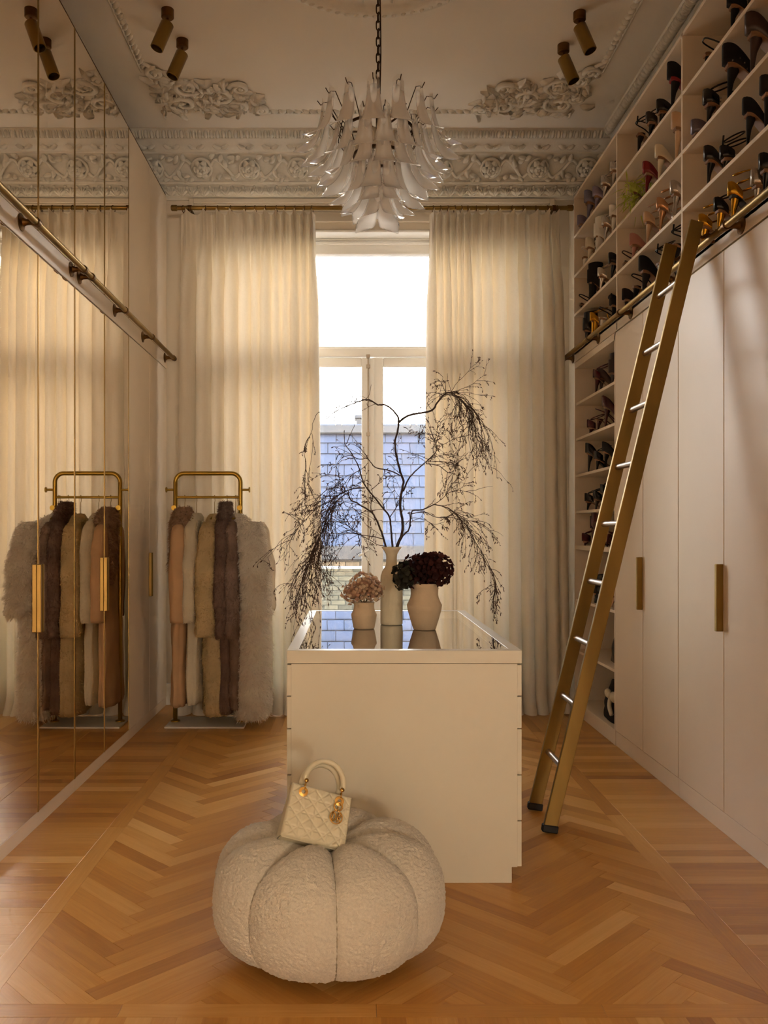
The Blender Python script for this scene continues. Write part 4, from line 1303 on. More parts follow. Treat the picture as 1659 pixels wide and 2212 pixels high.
def hydrangea(label, base, lobes, r, m, rg):
    """lobes: (centre, radii, number of florets)"""
    root = thing('hydrangea', label, 'flowers', base)
    me = floret_mesh('floret', r)
    stem = mat('dry_stem', '#5a4a30', .8)
    for li, (c, rad, n, mm) in enumerate(lobes):
        c = Vector(c)
        MB().tube(smooth_line([base, base.lerp(c, .5) + Vector((0, 0, .01)), c], 4), .003, 6).build('stem', stem, root, smooth=True)
        MB().ball(c, rad[0] * .72, rad[1] * .72, rad[2] * .72, 12, 8).build('head_core', mm, root, smooth=True)
        for i in range(n):
            z = 1 - 2 * (i + .5) / n
            a = i * 2.39996
            q = math.sqrt(max(0, 1 - z * z))
            d = Vector((q * math.cos(a), q * math.sin(a), z))
            s = rg.uniform(.84, 1.08)
            p = c + Vector((d.x * rad[0] * s, d.y * rad[1] * s, d.z * rad[2] * s)) + Vector((rg.uniform(-1, 1), rg.uniform(-1, 1), rg.uniform(-1, 1))) * .005
            o = bpy.data.objects.new('floret', me); COL.objects.link(o); o.parent = root
            if not me.materials: me.materials.append(mm)
            if me.materials[0] is not mm:
                me2 = me.copy(); me2.materials.clear(); me2.materials.append(mm); me = me2; o.data = me
            nd = (d + Vector((rg.uniform(-.4, .4), rg.uniform(-.4, .4), rg.uniform(-.3, .3)))).normalized()
            o.location = p - base
            o.rotation_mode = 'QUATERNION'; o.rotation_quaternion = nd.to_track_quat('Z', 'Y') @ Matrix.Rotation(rg.uniform(0, 6), 3, 'Z').to_quaternion()
            k = rg.uniform(.75, 1.15); o.scale = (k, k, k)
rg = random.Random(11)
M_PALE = petal_variation('dried_petal', ['#b98f74', '#d3b08e', '#e2c6a4', '#c79a80', '#dbb994'])
M_DARK = petal_variation('dark_petal', ['#2a1414', '#3d1d1b', '#4d2622', '#231010', '#5a3028'])
M_OLIVE = petal_variation('olive_petal', ['#2c2a20', '#3a3626', '#454030', '#26241c', '#4c4432'])
P = lambda x, y, Y: px(x, y, Y)
hydrangea('pale beige dried hydrangea in the small vase', Vector((.050, 3.885, ZI + .10)),
          [(P(788, 1264, 3.88), (.060, .058, .048), 130, M_PALE), (P(764, 1281, 3.87), (.048, .046, .040), 80, M_PALE), (P(806, 1277, 3.87), (.042, .042, .040), 70, M_PALE)], .0100, M_PALE, rg)
hydrangea('dark burgundy hydrangea with an olive head in the large vase', Vector((.317, 3.85, ZI + .19)),
          [(P(900, 1234, 3.83), (.062, .060, .064), 95, M_DARK), (P(942, 1232, 3.84), (.068, .064, .070), 110, M_DARK), (P(922, 1218, 3.86), (.062, .055, .048), 50, M_DARK), (P(873, 1244, 3.80), (.042, .042, .055), 60, M_OLIVE)], .0140, M_DARK, rg)

# ------------------------------------------------------------------ bare birch branches
M_BARK = mat('birch_bark', '#43312a', .8, noise_amt=.25, noise_scale=60)
M_TWIG = mat('birch_twig', '#4a342b', .8)
M_CATK = mat('catkin', '#54392c', .85)
def cr(x, y): return (600 + x * .31344, 760 + y * .31351)
rb = random.Random(5)
VB = Vector((.181, 4.06, 0))
def limb_pts(c, slope, y0=4.06, bend=0.0):
    out = []
    x0, yy0 = cr(*c[0])
    acc = 0
    for i, (x, y) in enumerate(c):
        X, Yp = cr(x, y)
        if i: acc += math.hypot(X - prev[0], Yp - prev[1])
        prev = (X, Yp)
        Y = y0 + slope * acc / 300 + bend * math.sin(acc / 110)
        out.append(px(X, Yp, Y))
    return out
class Branch:
    def __init__(s, label):
        s.root = thing('birch_branch', label, 'branch', (VB.x, VB.y, ZI + .30), group='bare birch branches in the bottle vase')
        s.tw = MB(); s.ck = MB(); s.nt = 0
    def limb(s, c, r0, r1, slope, y0=4.06, bend=.02, name='limb'):
        pts = smooth_line(limb_pts(c, slope, y0, bend), 4)
        n = len(pts)
        # slight knobbly wobble
        pts = [p + Vector((rb.uniform(-1, 1), rb.uniform(-1, 1), rb.uniform(-1, 1))) * .0012 for p in pts]
        MB().tube(pts, [r0 + (r1 - r0) * (i / (n - 1)) * (1 + .15 * math.sin(i * 1.7)) for i in range(n)], 6).build(name, M_BARK, s.root, smooth=True)
        return pts
    def twig(s, p, d, L, r=.0013, droop=.6, depth=0, catk=.6):
        n = max(5, int(L / .02)); pts = [p.copy()]; d = d.normalized(); st = L / n
        for i in range(n):
            d = (d + Vector((rb.gauss(0, .16), rb.gauss(0, .16), rb.gauss(0, .13) - droop * .16))).normalized()
            q = pts[-1] + d * st
            if q.y > 4.72: q.y = 4.72
            pts.append(q)
            if depth < 2 and i > 0 and rb.random() < (.34 if depth == 0 else .22):
                sd = (d + Vector((rb.gauss(0, .7), rb.gauss(0, .5), rb.gauss(0, .55)))).normalized()
                s.twig(q, sd, L * rb.uniform(.22, .5), r * .8, droop, depth + 1, catk)
            elif rb.random() < .4:
                sd = (d + Vector((rb.gauss(0, .8), rb.gauss(0, .6), rb.gauss(0, .8)))).normalized()
                s.ck.tube([q, q + sd * .004, q + sd * .008], [.0012, .0016, .0006], 4)
        s.tw.tube(pts, [r * (1 - .55 * i / n) for i in range(n + 1)], 4)
        if rb.random() < catk:
            e = (d + Vector((rb.gauss(0, .4), rb.gauss(0, .4), -.5))).normalized()
            L2 = rb.uniform(.010, .018); q = pts[-1]
            s.ck.tube([q, q + e * L2 * .3, q + e * L2 * .8, q + e * L2], [.0010, .0021, .0019, .0007], 5)
        s.nt += 1
    def spray(s, pts, f0, f1, n, Lr, droop, up=.2, spread=.6, dirx=0.0, catk=.6):
        m = len(pts)
        for k in range(n):
            i = int((f0 + (f1 - f0) * rb.random()) * (m - 1)); i = min(max(i, 1), m - 1)
            t = (pts[i] - pts[i - 1]).normalized()
            d = t * .7 + Vector((rb.gauss(dirx, spread), rb.gauss(0, spread * .7), rb.gauss(up, .4)))
            s.twig(pts[i], d, rb.uniform(*Lr), rb.uniform(.0011, .0016), droop, 0, catk)
    def done(s):
        if s.tw.v: o = s.tw.build('twigs', M_TWIG, s.root, smooth=True); o['kind'] = 'stuff'
        if s.ck.v: o = s.ck.build('catkins', M_CATK, s.root, smooth=True); o['kind'] = 'stuff'
# tallest stem
B = Branch('tallest bare branch, forked at the top over the window')
main = B.limb([(800, 1480), (818, 1350), (850, 1270), (860, 1180), (845, 1060), (855, 960), (866, 890), (845, 830), (820, 720), (808, 620), (828, 540), (832, 485)], .0065, .0040, .02, name='stem')
r1 = B.limb([(832, 485), (900, 440), (965, 425), (1060, 405), (1100, 350), (1150, 290), (1190, 280), (1240, 310), (1290, 370), (1320, 440), (1318, 530)], .0056, .0018, .10, main[-1].y)
l1 = B.limb([(832, 490), (830, 450), (790, 400), (740, 365), (690, 365), (640, 335), (600, 330), (540, 350), (470, 375), (400, 410), (340, 460)], .0046, .0018, -.05, main[-1].y)
l2 = B.limb([(340, 460), (285, 415), (245, 480), (230, 560), (180, 670), (195, 760), (190, 850), (170, 960)], .0014, .0010, .02, l1[-1].y)
l3 = B.limb([(232, 560), (243, 610), (228, 760), (205, 880), (215, 960), (160, 1050)], .0012, .0009, -.04, l2[12].y)
rr = B.limb([(866, 960), (900, 880), (960, 810), (1020, 760), (1090, 685), (1085, 620), (1060, 560)], .0042, .0014, .12, 4.07)
r2 = B.limb([(1020, 772), (1110, 785), (1170, 830), (1210, 820), (1240, 760)], .0022, .0011, .05, 4.12)
ll = B.limb([(848, 855), (780, 820), (680, 800), (640, 760), (610, 735), (560, 740), (500, 715), (440, 730)], .0030, .0011, -.10, 4.06)
ll2 = B.limb([(620, 765), (600, 790), (540, 830), (470, 860), (400, 930), (330, 950)], .0016, .0010, -.06, 4.0)
B.spray(r1, .45, 1, 34, (.14, .36), 1.5, .1, .5); B.spray(r1, .35, .7, 8, (.08, .2), .2, .8, .5)
B.spray(rr, .5, 1, 20, (.08, .22), .3, .3, .7); B.spray(r2, .2, 1, 10, (.06, .16), .3, .2, .7)
B.spray(l1, .35, .95, 7, (.04, .12), .3, .2, .5); B.spray(l2, .2, 1, 10, (.05, .14), .9, -.2, .25); B.spray(l3, .2, 1, 9, (.05, .14), .9, -.2, .25)
B.spray(ll, .5, 1, 9, (.06, .16), .5, .1, .5); B.spray(ll2, .3, 1, 12, (.06, .18), .7, 0, .4); B.spray(main, .55, .8, 4, (.05, .12), .1, .3, .6)
tp = B.limb([(1195, 285), (1188, 250), (1172, 200), (1168, 150)], .0012, .0007, 0, r1[-12].y)
tp2 = B.limb([(600, 330), (630, 295), (645, 225)], .0012, .0007, 0, l1[22].y)
B.done()
B = Branch('slender bare branch rising across the window mullion')
m2 = B.limb([(798, 1480), (790, 1345), (780, 1230), (770, 1140), (720, 1070), (640, 970), (600, 920), (580, 870), (555, 790), (510, 700), (465, 640), (458, 580), (460, 540)], .0050, .0013, -.05, name='stem')
f2 = B.limb([(472, 635), (505, 560), (540, 480)], .0018, .0008, 0, m2[-6].y)
b2 = B.limb([(600, 938), (540, 940), (470, 960), (400, 1000), (340, 1040), (270, 1075), (200, 1150), (130, 1230), (105, 1300)], .0030, .0010, -.08, m2[22].y)
f3 = B.limb([(770, 1140), (830, 1050), (845, 1000)], .0024, .0012, .04, 4.04)
f4 = B.limb([(640, 955), (690, 910), (720, 860), (740, 850)], .0016, .0008, 0, 4.02)
B.spray(b2, .2, 1, 30, (.08, .24), .8, .15, .4, -.15); B.spray(m2, .3, .6, 8, (.05, .12), .1, .3, .6); B.spray(f4, .3, 1, 4, (.03, .06), .1, .3, .6); B.spray(f3, .2, 1, 6, (.05, .12), .1, .3, .6)
B.done()
B = Branch('dense drooping bare branch sweeping down past the pale hydrangea')
m3 = B.limb([(785, 1480), (745, 1345), (720, 1260), (690, 1180), (645, 1105), (560, 1050), (505, 1020), (485, 970)], .0052, .0026, -.10, name='stem')
a3 = B.limb([(485, 970), (440, 1000), (390, 1050), (340, 1150), (310, 1220), (270, 1320), (220, 1430), (180, 1520), (150, 1640)], .0026, .0010, -.04, m3[-1].y)
c3 = B.limb([(645, 1105), (640, 1060), (650, 1010)], .0024, .0012, .05, m3[16].y)
d3 = B.limb([(735, 1290), (640, 1270), (560, 1255), (480, 1200), (420, 1170)], .0022, .0010, -.10, 4.03)
e3 = B.limb([(745, 1340), (690, 1330), (620, 1290), (560, 1260), (500, 1290)], .0018, .0009, -.16, 4.03)
g3 = B.limb([(440, 1000), (470, 1060), (540, 1090), (600, 1180), (650, 1230)], .0016, .0009, .05, m3[-1].y)
B.spray(a3, .05, .9, 42, (.12, .34), 1.25, -.1, .34, -.06); B.spray(a3, .5, 1, 16, (.08, .2), 1.2, -.4, .28); B.spray(d3, .4, 1, 14, (.06, .16), .5, .1, .5); B.spray(e3, .4, 1, 8, (.05, .14), .5, -.1, .5)
B.spray(m3, .6, 1, 12, (.07, .2), .6, .3, .5); B.spray(g3, .2, 1, 8, (.05, .13), .6, 0, .5); B.spray(c3, .2, 1, 3, (.05, .1), .1, .4, .4)
B.done()
B = Branch('low bare branch arching down past the dark hydrangea')
m4 = B.limb([(802, 1480), (826, 1345), (862, 1268), (905, 1220), (915, 1140), (930, 1095), (1000, 1085), (1080, 1052)], .0044, .0026, .08, name='stem')
a4 = B.limb([(1080, 1052), (1180, 1080), (1250, 1140), (1310, 1215), (1365, 1315), (1430, 1420), (1480, 1520), (1500, 1600), (1490, 1690)], .0026, .0010, .06, m4[-1].y)
b4 = B.limb([(1080, 1052), (1130, 1015), (1180, 970), (1240, 955), (1310, 965)], .0016, .0009, .05, m4[-1].y)
c4 = B.limb([(922, 1115), (1010, 1105), (1090, 1140), (1180, 1140), (1280, 1160), (1380, 1170)], .0022, .0010, .10, 4.10)
d4 = B.limb([(880, 1190), (930, 1145), (1010, 1160), (1080, 1190), (1150, 1170)], .0016, .0009, .10, 4.10)
B.spray(a4, .05, .55, 24, (.08, .24), .9, .0, .3, .1); B.spray(a4, .5, 1, 22, (.05, .14), 1.0, -.4, .3); B.spray(b4, .3, 1, 7, (.05, .15), .5, 0, .4, .2); B.spray(c4, .4, 1, 12, (.05, .15), .6, 0, .4, .1)
B.spray(d4, .4, 1, 5, (.04, .12), .5, -.1, .4); B.spray(m4, .3, .9, 6, (.05, .12), .3, .2, .6)
B.done()

# ------------------------------------------------------------------ pouf
PCX, PCY, PR_, PH = -.073, 2.625, .352, .385
pouf = thing('pouf', 'round cream boucle pouf sewn in pumpkin segments', 'pouf', (PCX, PCY, 0))
def pouf_point(th, a):
    """a: +pi/2 top centre .. -pi/2 bottom centre"""
    ca, sa = max(0, math.cos(a)), math.sin(a)
    r = PR_ * ca ** .52
    z = .202 + (.192 if sa > 0 else .172) * (abs(sa) ** .80) * (1 if sa > 0 else -1)
    f = abs(math.sin(4 * (th - TH0)))
    b = f ** .55
    w = (ca ** .5)
    k = 1 - .070 * (1 - b) * min(1, ca * 2.2)
    r *= k
    if sa > 0:
        z -= .050 * math.exp(-(r / .11) ** 2)
        z -= .040 * (1 - b) * min(1, r / .10) * sa
    return r, z
TH0 = -PI / 2 + math.radians(5.5)
NT, NA = 640, 300
V = np.zeros((NA, NT, 3))
for i in range(NA):
    a = PI / 2 - PI * (i + .5) / NA
    for j in range(NT):
        th = TH0 + 2 * PI * j / NT
        r, z = pouf_point(th, a)
        V[i, j] = (r * math.cos(th), r * math.sin(th), z)
# boucle loops: lumpy displacement along the normal
du = np.roll(V, -1, 1) - np.roll(V, 1, 1); dv = np.zeros_like(V); dv[1:-1] = V[2:] - V[:-2]; dv[0] = V[1] - V[0]; dv[-1] = V[-1] - V[-2]
N = np.cross(dv, du); N /= (np.linalg.norm(N, axis=2, keepdims=True) + 1e-9)
flat = V.reshape(-1, 3)
disp = np.array([noise.noise(Vector(p) * 150.0) * .7 + noise.noise(Vector(p) * 75.0) * .5 for p in flat.tolist()]).reshape(NA, NT, 1)
V2 = V + N * disp * .0048
M_BOUCLE = mat('boucle', '#ded4c2', .95, spec=.1, noise_amt=.06, noise_scale=150, bump=.5, bump_scale=420, sheen=.3)
np_mesh('cushion_body', V2.reshape(-1, 3), grid_faces(NA, NT, True), M_BOUCLE, pouf)
M_SEAM = mat('seam_thread', '#a3967e', .9)
for s in range(8):
    th = TH0 + s * PI / 4
    pts = []
    for i in range(40):
        a = PI / 2 * .93 - PI * .93 * i / 39
        r, z = pouf_point(th, a); pts.append((r * math.cos(th), r * math.sin(th), z))
    MB().tube(pts, .0022, 5).build('seam_piping', M_SEAM, pouf, world=False, smooth=True)
for i in range(4):
    a = PI / 4 + i * PI / 2
    MB().lathe([(.001, 0), (.02, 0), (.022, .05), (.001, .05)], 14, (.14 * math.cos(a), .14 * math.sin(a), 0)).build('foot', M_BLACK, pouf, world=False, auto=40)

# ------------------------------------------------------------------ handbag
M_LEA = mat('ivory_leather', '#dcd2b4', .42, bump=.06, bump_scale=300)
M_LEA_IN = mat('bag_lining', '#b8a98c', .7)
M_BGOLD = mat('pale_gold', '#cfa55c', .22, metal=1.0)
BWt, BWb, BH, BD = .188, .196, .158, .085
bag = thing('handbag', 'ivory quilted leather handbag with gold charms lying on the pouf', 'handbag', (-.125, 2.540, .365))
bag.rotation_euler = (math.radians(-30), math.radians(17), math.radians(8))
def quilt(u, v):
    s = .044
    a = (u + v) / s; b = (u - v) / s; c = u / (s * .5); d = v / (s * .5)
    def groove(t, w): t = abs(t - round(t)); return math.exp(-(t / w) ** 2)
    g = max(groove(a, .10), groove(b, .10), .75 * groove(c / 2 + .25, .07), .75 * groove(d / 2 + .25, .07))
    return 1 - g
def bag_panel(sgn):
    NU, NV = 110, 90
    Vp = np.zeros((NV, NU, 3))
    for i in range(NV):
        v = i / (NV - 1)
        for j in range(NU):
            u = j / (NU - 1) * 2 - 1
            w = BWb * (1 - v) + BWt * v
            x = u * w / 2; z = v * BH
            e = min(1, min((1 - abs(u)) / .06, v / .05, (1 - v) / .05 + .3))
            e = max(0, e) ** .5
            taper = BD / 2 * (1 - .42 * v)
            Vp[i, j] = (x, sgn * (taper - .010 + .010 * e + .0042 * quilt(x, z) * e), z)
    return Vp
for sgn, nm in ((-1, 'front_panel'), (1, 'back_panel')):
    np_mesh(nm, bag_panel(sgn).reshape(-1, 3), grid_faces(90, 110), M_LEA, bag)
for s in (-1, 1):
    rows = []
    for i in range(14):
        v = i / 13; w = (BWb * (1 - v) + BWt * v) / 2; dd = BD / 2 * (1 - .42 * v) - .008
        rows.append([(s * (w + (-.012 if abs(q) < .01 and v > .5 else 0) * (v - .5) * 2), q * dd, v * BH) for q in (-1, -.5, 0, .5, 1)])
    MB().grid(rows).build('side_gusset', M_LEA, bag, world=False, smooth=True)
MB().box(-BWb / 2 + .004, BWb / 2 - .004, -BD / 2 + .010, BD / 2 - .010, -.002, .004, .002).build('base', M_LEA, bag, world=False)
MB().box(-BWt / 2 + .006, BWt / 2 - .006, -.014, .014, BH * .70, BH * .95, .004).build('top_flap', M_LEA_IN, bag, world=False)
HX = .056
for yy, nm in ((-.026, 1), (.026, 1)):
    pts = [Vector((-HX, yy, BH + .012))] + [Vector((-HX * math.cos(t) * 1.06, yy + (.004 if yy < 0 else -.004) * math.sin(t), BH + .022 + .066 * math.sin(t))) for t in [PI * k / 20 for k in range(21)]] + [Vector((HX, yy, BH + .012))]
    MB().tube(pts, .0085, 10).build('handle', M_LEA, bag, world=False, smooth=True)
def ringat(c, r, t, plane='xz', m=M_BGOLD, nm='ring'):
    return MB().tube(arc(c, r, 0, 2 * PI, 24, plane)[:-1], t, 8, closed=True).build(nm, m, bag, world=False, smooth=True)
FY = -BD / 2 * .60
for x in (-HX, HX):
    MB().lathe([(.001, 0), (.006, 0), (.0065, .003), (.001, .004)], 14).xf(Matrix.Translation((x, -.035, BH + .012)) @ Matrix.Rotation(PI / 2, 4, 'X')).build('handle_stud', M_BGOLD, bag, world=False, smooth=True)
    ringat((x, FY - .006, BH - .004), .0095, .0018, 'yz', nm='link')
    MB().lathe([(.006, 0), (.0135, 0), (.0140, .003), (.006, .004)], 24, cap=False).xf(Matrix.Translation((x - .002, FY - .008, BH - .022)) @ Matrix.Rotation(PI / 2 + .1, 4, 'X')).build('eyelet', M_BGOLD, bag, world=False, auto=40)
# hanging letter charms: D I O R in gold
cx_ = HX - .004; cy_ = FY - .018
ringat((cx_, cy_, BH - .040), .0125, .0024, nm='charm_letter_o')
mb = MB(); z0 = BH - .072
mb.tube(arc((cx_, cy_, z0), .0185, 0, 2 * PI, 30)[:-1], .0016, 8, closed=True)
mb.build('charm_ring', M_BGOLD, bag, world=False, smooth=True)
mb = MB(); mb.tube([(cx_ - .012, cy_ - .002, z0 + .012), (cx_ - .012, cy_ - .002, z0 - .012)], .0022, 8)
mb.tube([Vector((cx_ - .012 + .011 * math.cos(t), cy_ - .002, z0 + .012 * math.sin(t))) for t in [-PI / 2 + PI * k / 12 for k in range(13)]], .0022, 8)
mb.build('charm_letter_d', M_BGOLD, bag, world=False, smooth=True)
mb = MB(); mb.tube([(cx_ + .004, cy_ - .003, z0 + .012), (cx_ + .004, cy_ - .003, z0 - .014)], .0022, 8)
mb.tube([Vector((cx_ + .004 + .009 * math.cos(t), cy_ - .003, z0 + .006 + .006 * math.sin(t))) for t in [-PI / 2 + PI * k / 10 for k in range(11)]], .0020, 8)
mb.tube([(cx_ + .007, cy_ - .003, z0), (cx_ + .013, cy_ - .003, z0 - .014)], .0021, 8)
mb.build('charm_letter_r', M_BGOLD, bag, world=False, smooth=True)
MB().tube([(cx_ - .001, cy_ - .004, z0 + .018), (cx_ - .001, cy_ - .004, z0 + .030)], .0022, 8).build('charm_letter_i', M_BGOLD, bag, world=False, smooth=True)

# ------------------------------------------------------------------ coat rack
RKY = 5.83
RX0, RX1, RZT = -1.188, -.752, 1.672
rack = thing('coat_rack', 'gold tubular coat rack on a pale plate beside the curtain', 'coat rack', ((RX0 + RX1) / 2, RKY, 0))
MB().box(RX0 - .04, RX1 + .045, 5.66, 5.985, 0, .012, .003).build('base_plate', mat('pale_plate', '#d8d0c6', .35), rack)
cr_ = .06
pts = [(RX0, RKY, .012), (RX0, RKY, .8), (RX0, RKY, RZT - cr_)] + arc((RX0 + cr_, RKY, RZT - cr_), cr_, PI, PI / 2, 8) + arc((RX1 - cr_, RKY, RZT - cr_), cr_, PI / 2, 0, 8) + [(RX1, RKY, .8), (RX1, RKY, .012)]
MB().tube(pts, .0145, 14).build('hoop', M_GOLDP, rack, smooth=True)
MB().cyl((RX0, RKY, 1.512), (RX1, RKY, 1.512), .0085, 12).build('hanging_bar', M_GOLDP, rack, auto=40)
for x, s in ((RX0, -1), (RX1, 1)):
    MB().tube([(x, RKY, 1.562), (x + s * .055, RKY, 1.562), (x + s * .056, RKY, 1.562), (x + s * .064, RKY, 1.562)], [.008, .008, .018, .018], 14).build('side_peg', M_GOLDP, rack, auto=40)
    MB().tube([(x, RKY, 1.44), (x, RKY - .045, 1.44), (x, RKY - .046, 1.44), (x, RKY - .054, 1.44)], [.008, .008, .017, .017], 14).build('front_peg', M_GOLDP, rack, auto=40)
    MB().lathe([(.001, 0), (.032, 0), (.032, .006), (.018, .012), (.001, .012)], 20, (x, RKY, .012)).build('foot_flange', M_GOLDP, rack, auto=40)

# ------------------------------------------------------------------ coats
def loft(secs, nseg=40, nrow=46, folds=0.0, nf=7, seed=0):
    """secs: (z, cx, cy, ax, ay); returns V (rows, seg, 3)"""
    secs = sorted(secs, key=lambda s: -s[0])
    zs = np.array([s[0] for s in secs])
    tt = np.linspace(0, 1, nrow)
    z = zs[0] + (zs[-1] - zs[0]) * tt
    def ip(k): return np.interp(-z, -zs, [s[k] for s in secs])
    cx, cy, ax, ay = ip(1), ip(2), ip(3), ip(4)
    Vv = np.zeros((nrow, nseg, 3))
    for i in range(nrow):
        for j in range(nseg):
            a = 2 * PI * j / nseg
            f = 1 + folds * tt[i] * (math.sin(nf * a + seed) + .5 * math.sin((nf * 2 + 1) * a + seed * 2 + tt[i] * 2))
            ca, sa = math.cos(a), math.sin(a)
            x = ax[i] * f * (abs(ca) ** .85) * (1 if ca > 0 else -1); y = ay[i] * f * (abs(sa) ** .85) * (1 if sa > 0 else -1)
            nz = noise.noise(Vector((x * 14 + seed, y * 14, z[i] * 6))) * .012
            Vv[i, j] = (cx[i] + x + nz, cy[i] + y + nz * .6, z[i])
    return Vv
def loft_obj(name, Vv, m, parent, cap=True):
    nr, ns, _ = Vv.shape
    V = Vv.reshape(-1, 3); Fc = [grid_faces(nr, ns, True)]
    if cap:
        V = np.vstack([V, Vv[0].mean(0) + [0, 0, .004], Vv[-1].mean(0) + [0, 0, .01]])
        k = np.arange(ns); k2 = (k + 1) % ns
        Fc.append(np.stack([k2, k, np.full(ns, nr * ns)], 1)); b = (nr - 1) * ns
        Fc.append(np.stack([b + k, b + k2, np.full(ns, nr * ns + 1)], 1))
    return np_mesh(name, V, Fc, m, parent, True, origin_of(parent))
def fur(Vv, parent, m, n, L, w, lie=.6, curl=0.0, seed=1, clump=0.4):
    rgn = np.random.default_rng(seed)
    nr, ns, _ = Vv.shape
    i = rgn.integers(0, nr - 1, n); j = rgn.integers(0, ns, n); fu_, fv_ = rgn.random(n), rgn.random(n)
    j2 = (j + 1) % ns
    p = (Vv[i, j] * (1 - fu_)[:, None] + Vv[i, j2] * fu_[:, None]) * (1 - fv_)[:, None] + (Vv[i + 1, j] * (1 - fu_)[:, None] + Vv[i + 1, j2] * fu_[:, None]) * fv_[:, None]
    du = Vv[i, j2] - Vv[i, j]; dv = Vv[i + 1, j] - Vv[i, j]
    nn = np.cross(dv, du); nn /= np.linalg.norm(nn, axis=1, keepdims=True) + 1e-9
    c = Vv.mean((0, 1)); cen = Vv[i].mean(1)
    s = np.sign(np.sum(nn * (p - cen), 1)); s[s == 0] = 1; nn *= s[:, None]
    # clumped direction field
    ph = np.stack([np.sin(p[:, 0] * 90 + 3 * np.sin(p[:, 2] * 40)), np.sin(p[:, 1] * 80 + p[:, 2] * 30), np.sin(p[:, 2] * 70 + p[:, 0] * 50)], 1)
    down = np.array([0, 0, -1.0])
    d1 = nn * (1 - lie * .5) + down * lie * .6 + ph * clump * .5 + rgn.normal(0, .25, (n, 3))
    d1 /= np.linalg.norm(d1, axis=1, keepdims=True)
    d2 = nn * (1 - lie) + down * lie * 1.3 + ph * (clump + curl) + rgn.normal(0, .25, (n, 3))
    d2 /= np.linalg.norm(d2, axis=1, keepdims=True)
    Lr = L * rgn.uniform(.55, 1.2, n)[:, None]
    p0 = p - nn * .003; p1 = p0 + d1 * Lr * .5; p2 = p1 + d2 * Lr * .5
    side = np.cross(d1, rgn.normal(0, 1, (n, 3))); side /= np.linalg.norm(side, axis=1, keepdims=True) + 1e-9
    ww = w * rgn.uniform(.6, 1.3, n)[:, None]
    Vn = np.stack([p0 - side * ww, p0 + side * ww, p1 + side * ww * .8, p1 - side * ww * .8, p2], 1).reshape(-1, 3)
    b = np.arange(n) * 5
    q = np.stack([b, b + 1, b + 2, b + 3], 1); t = np.stack([b + 3, b + 2, b + 4], 1)
    o = np_mesh('fur_pile', Vn, [q, t], m, parent, True, origin_of(parent)); o['kind'] = 'stuff'
    return o
def furmat(name, c1, amt=.25): return mat(name, c1, .9, spec=.1, noise_amt=amt, noise_scale=9, trans=.5)
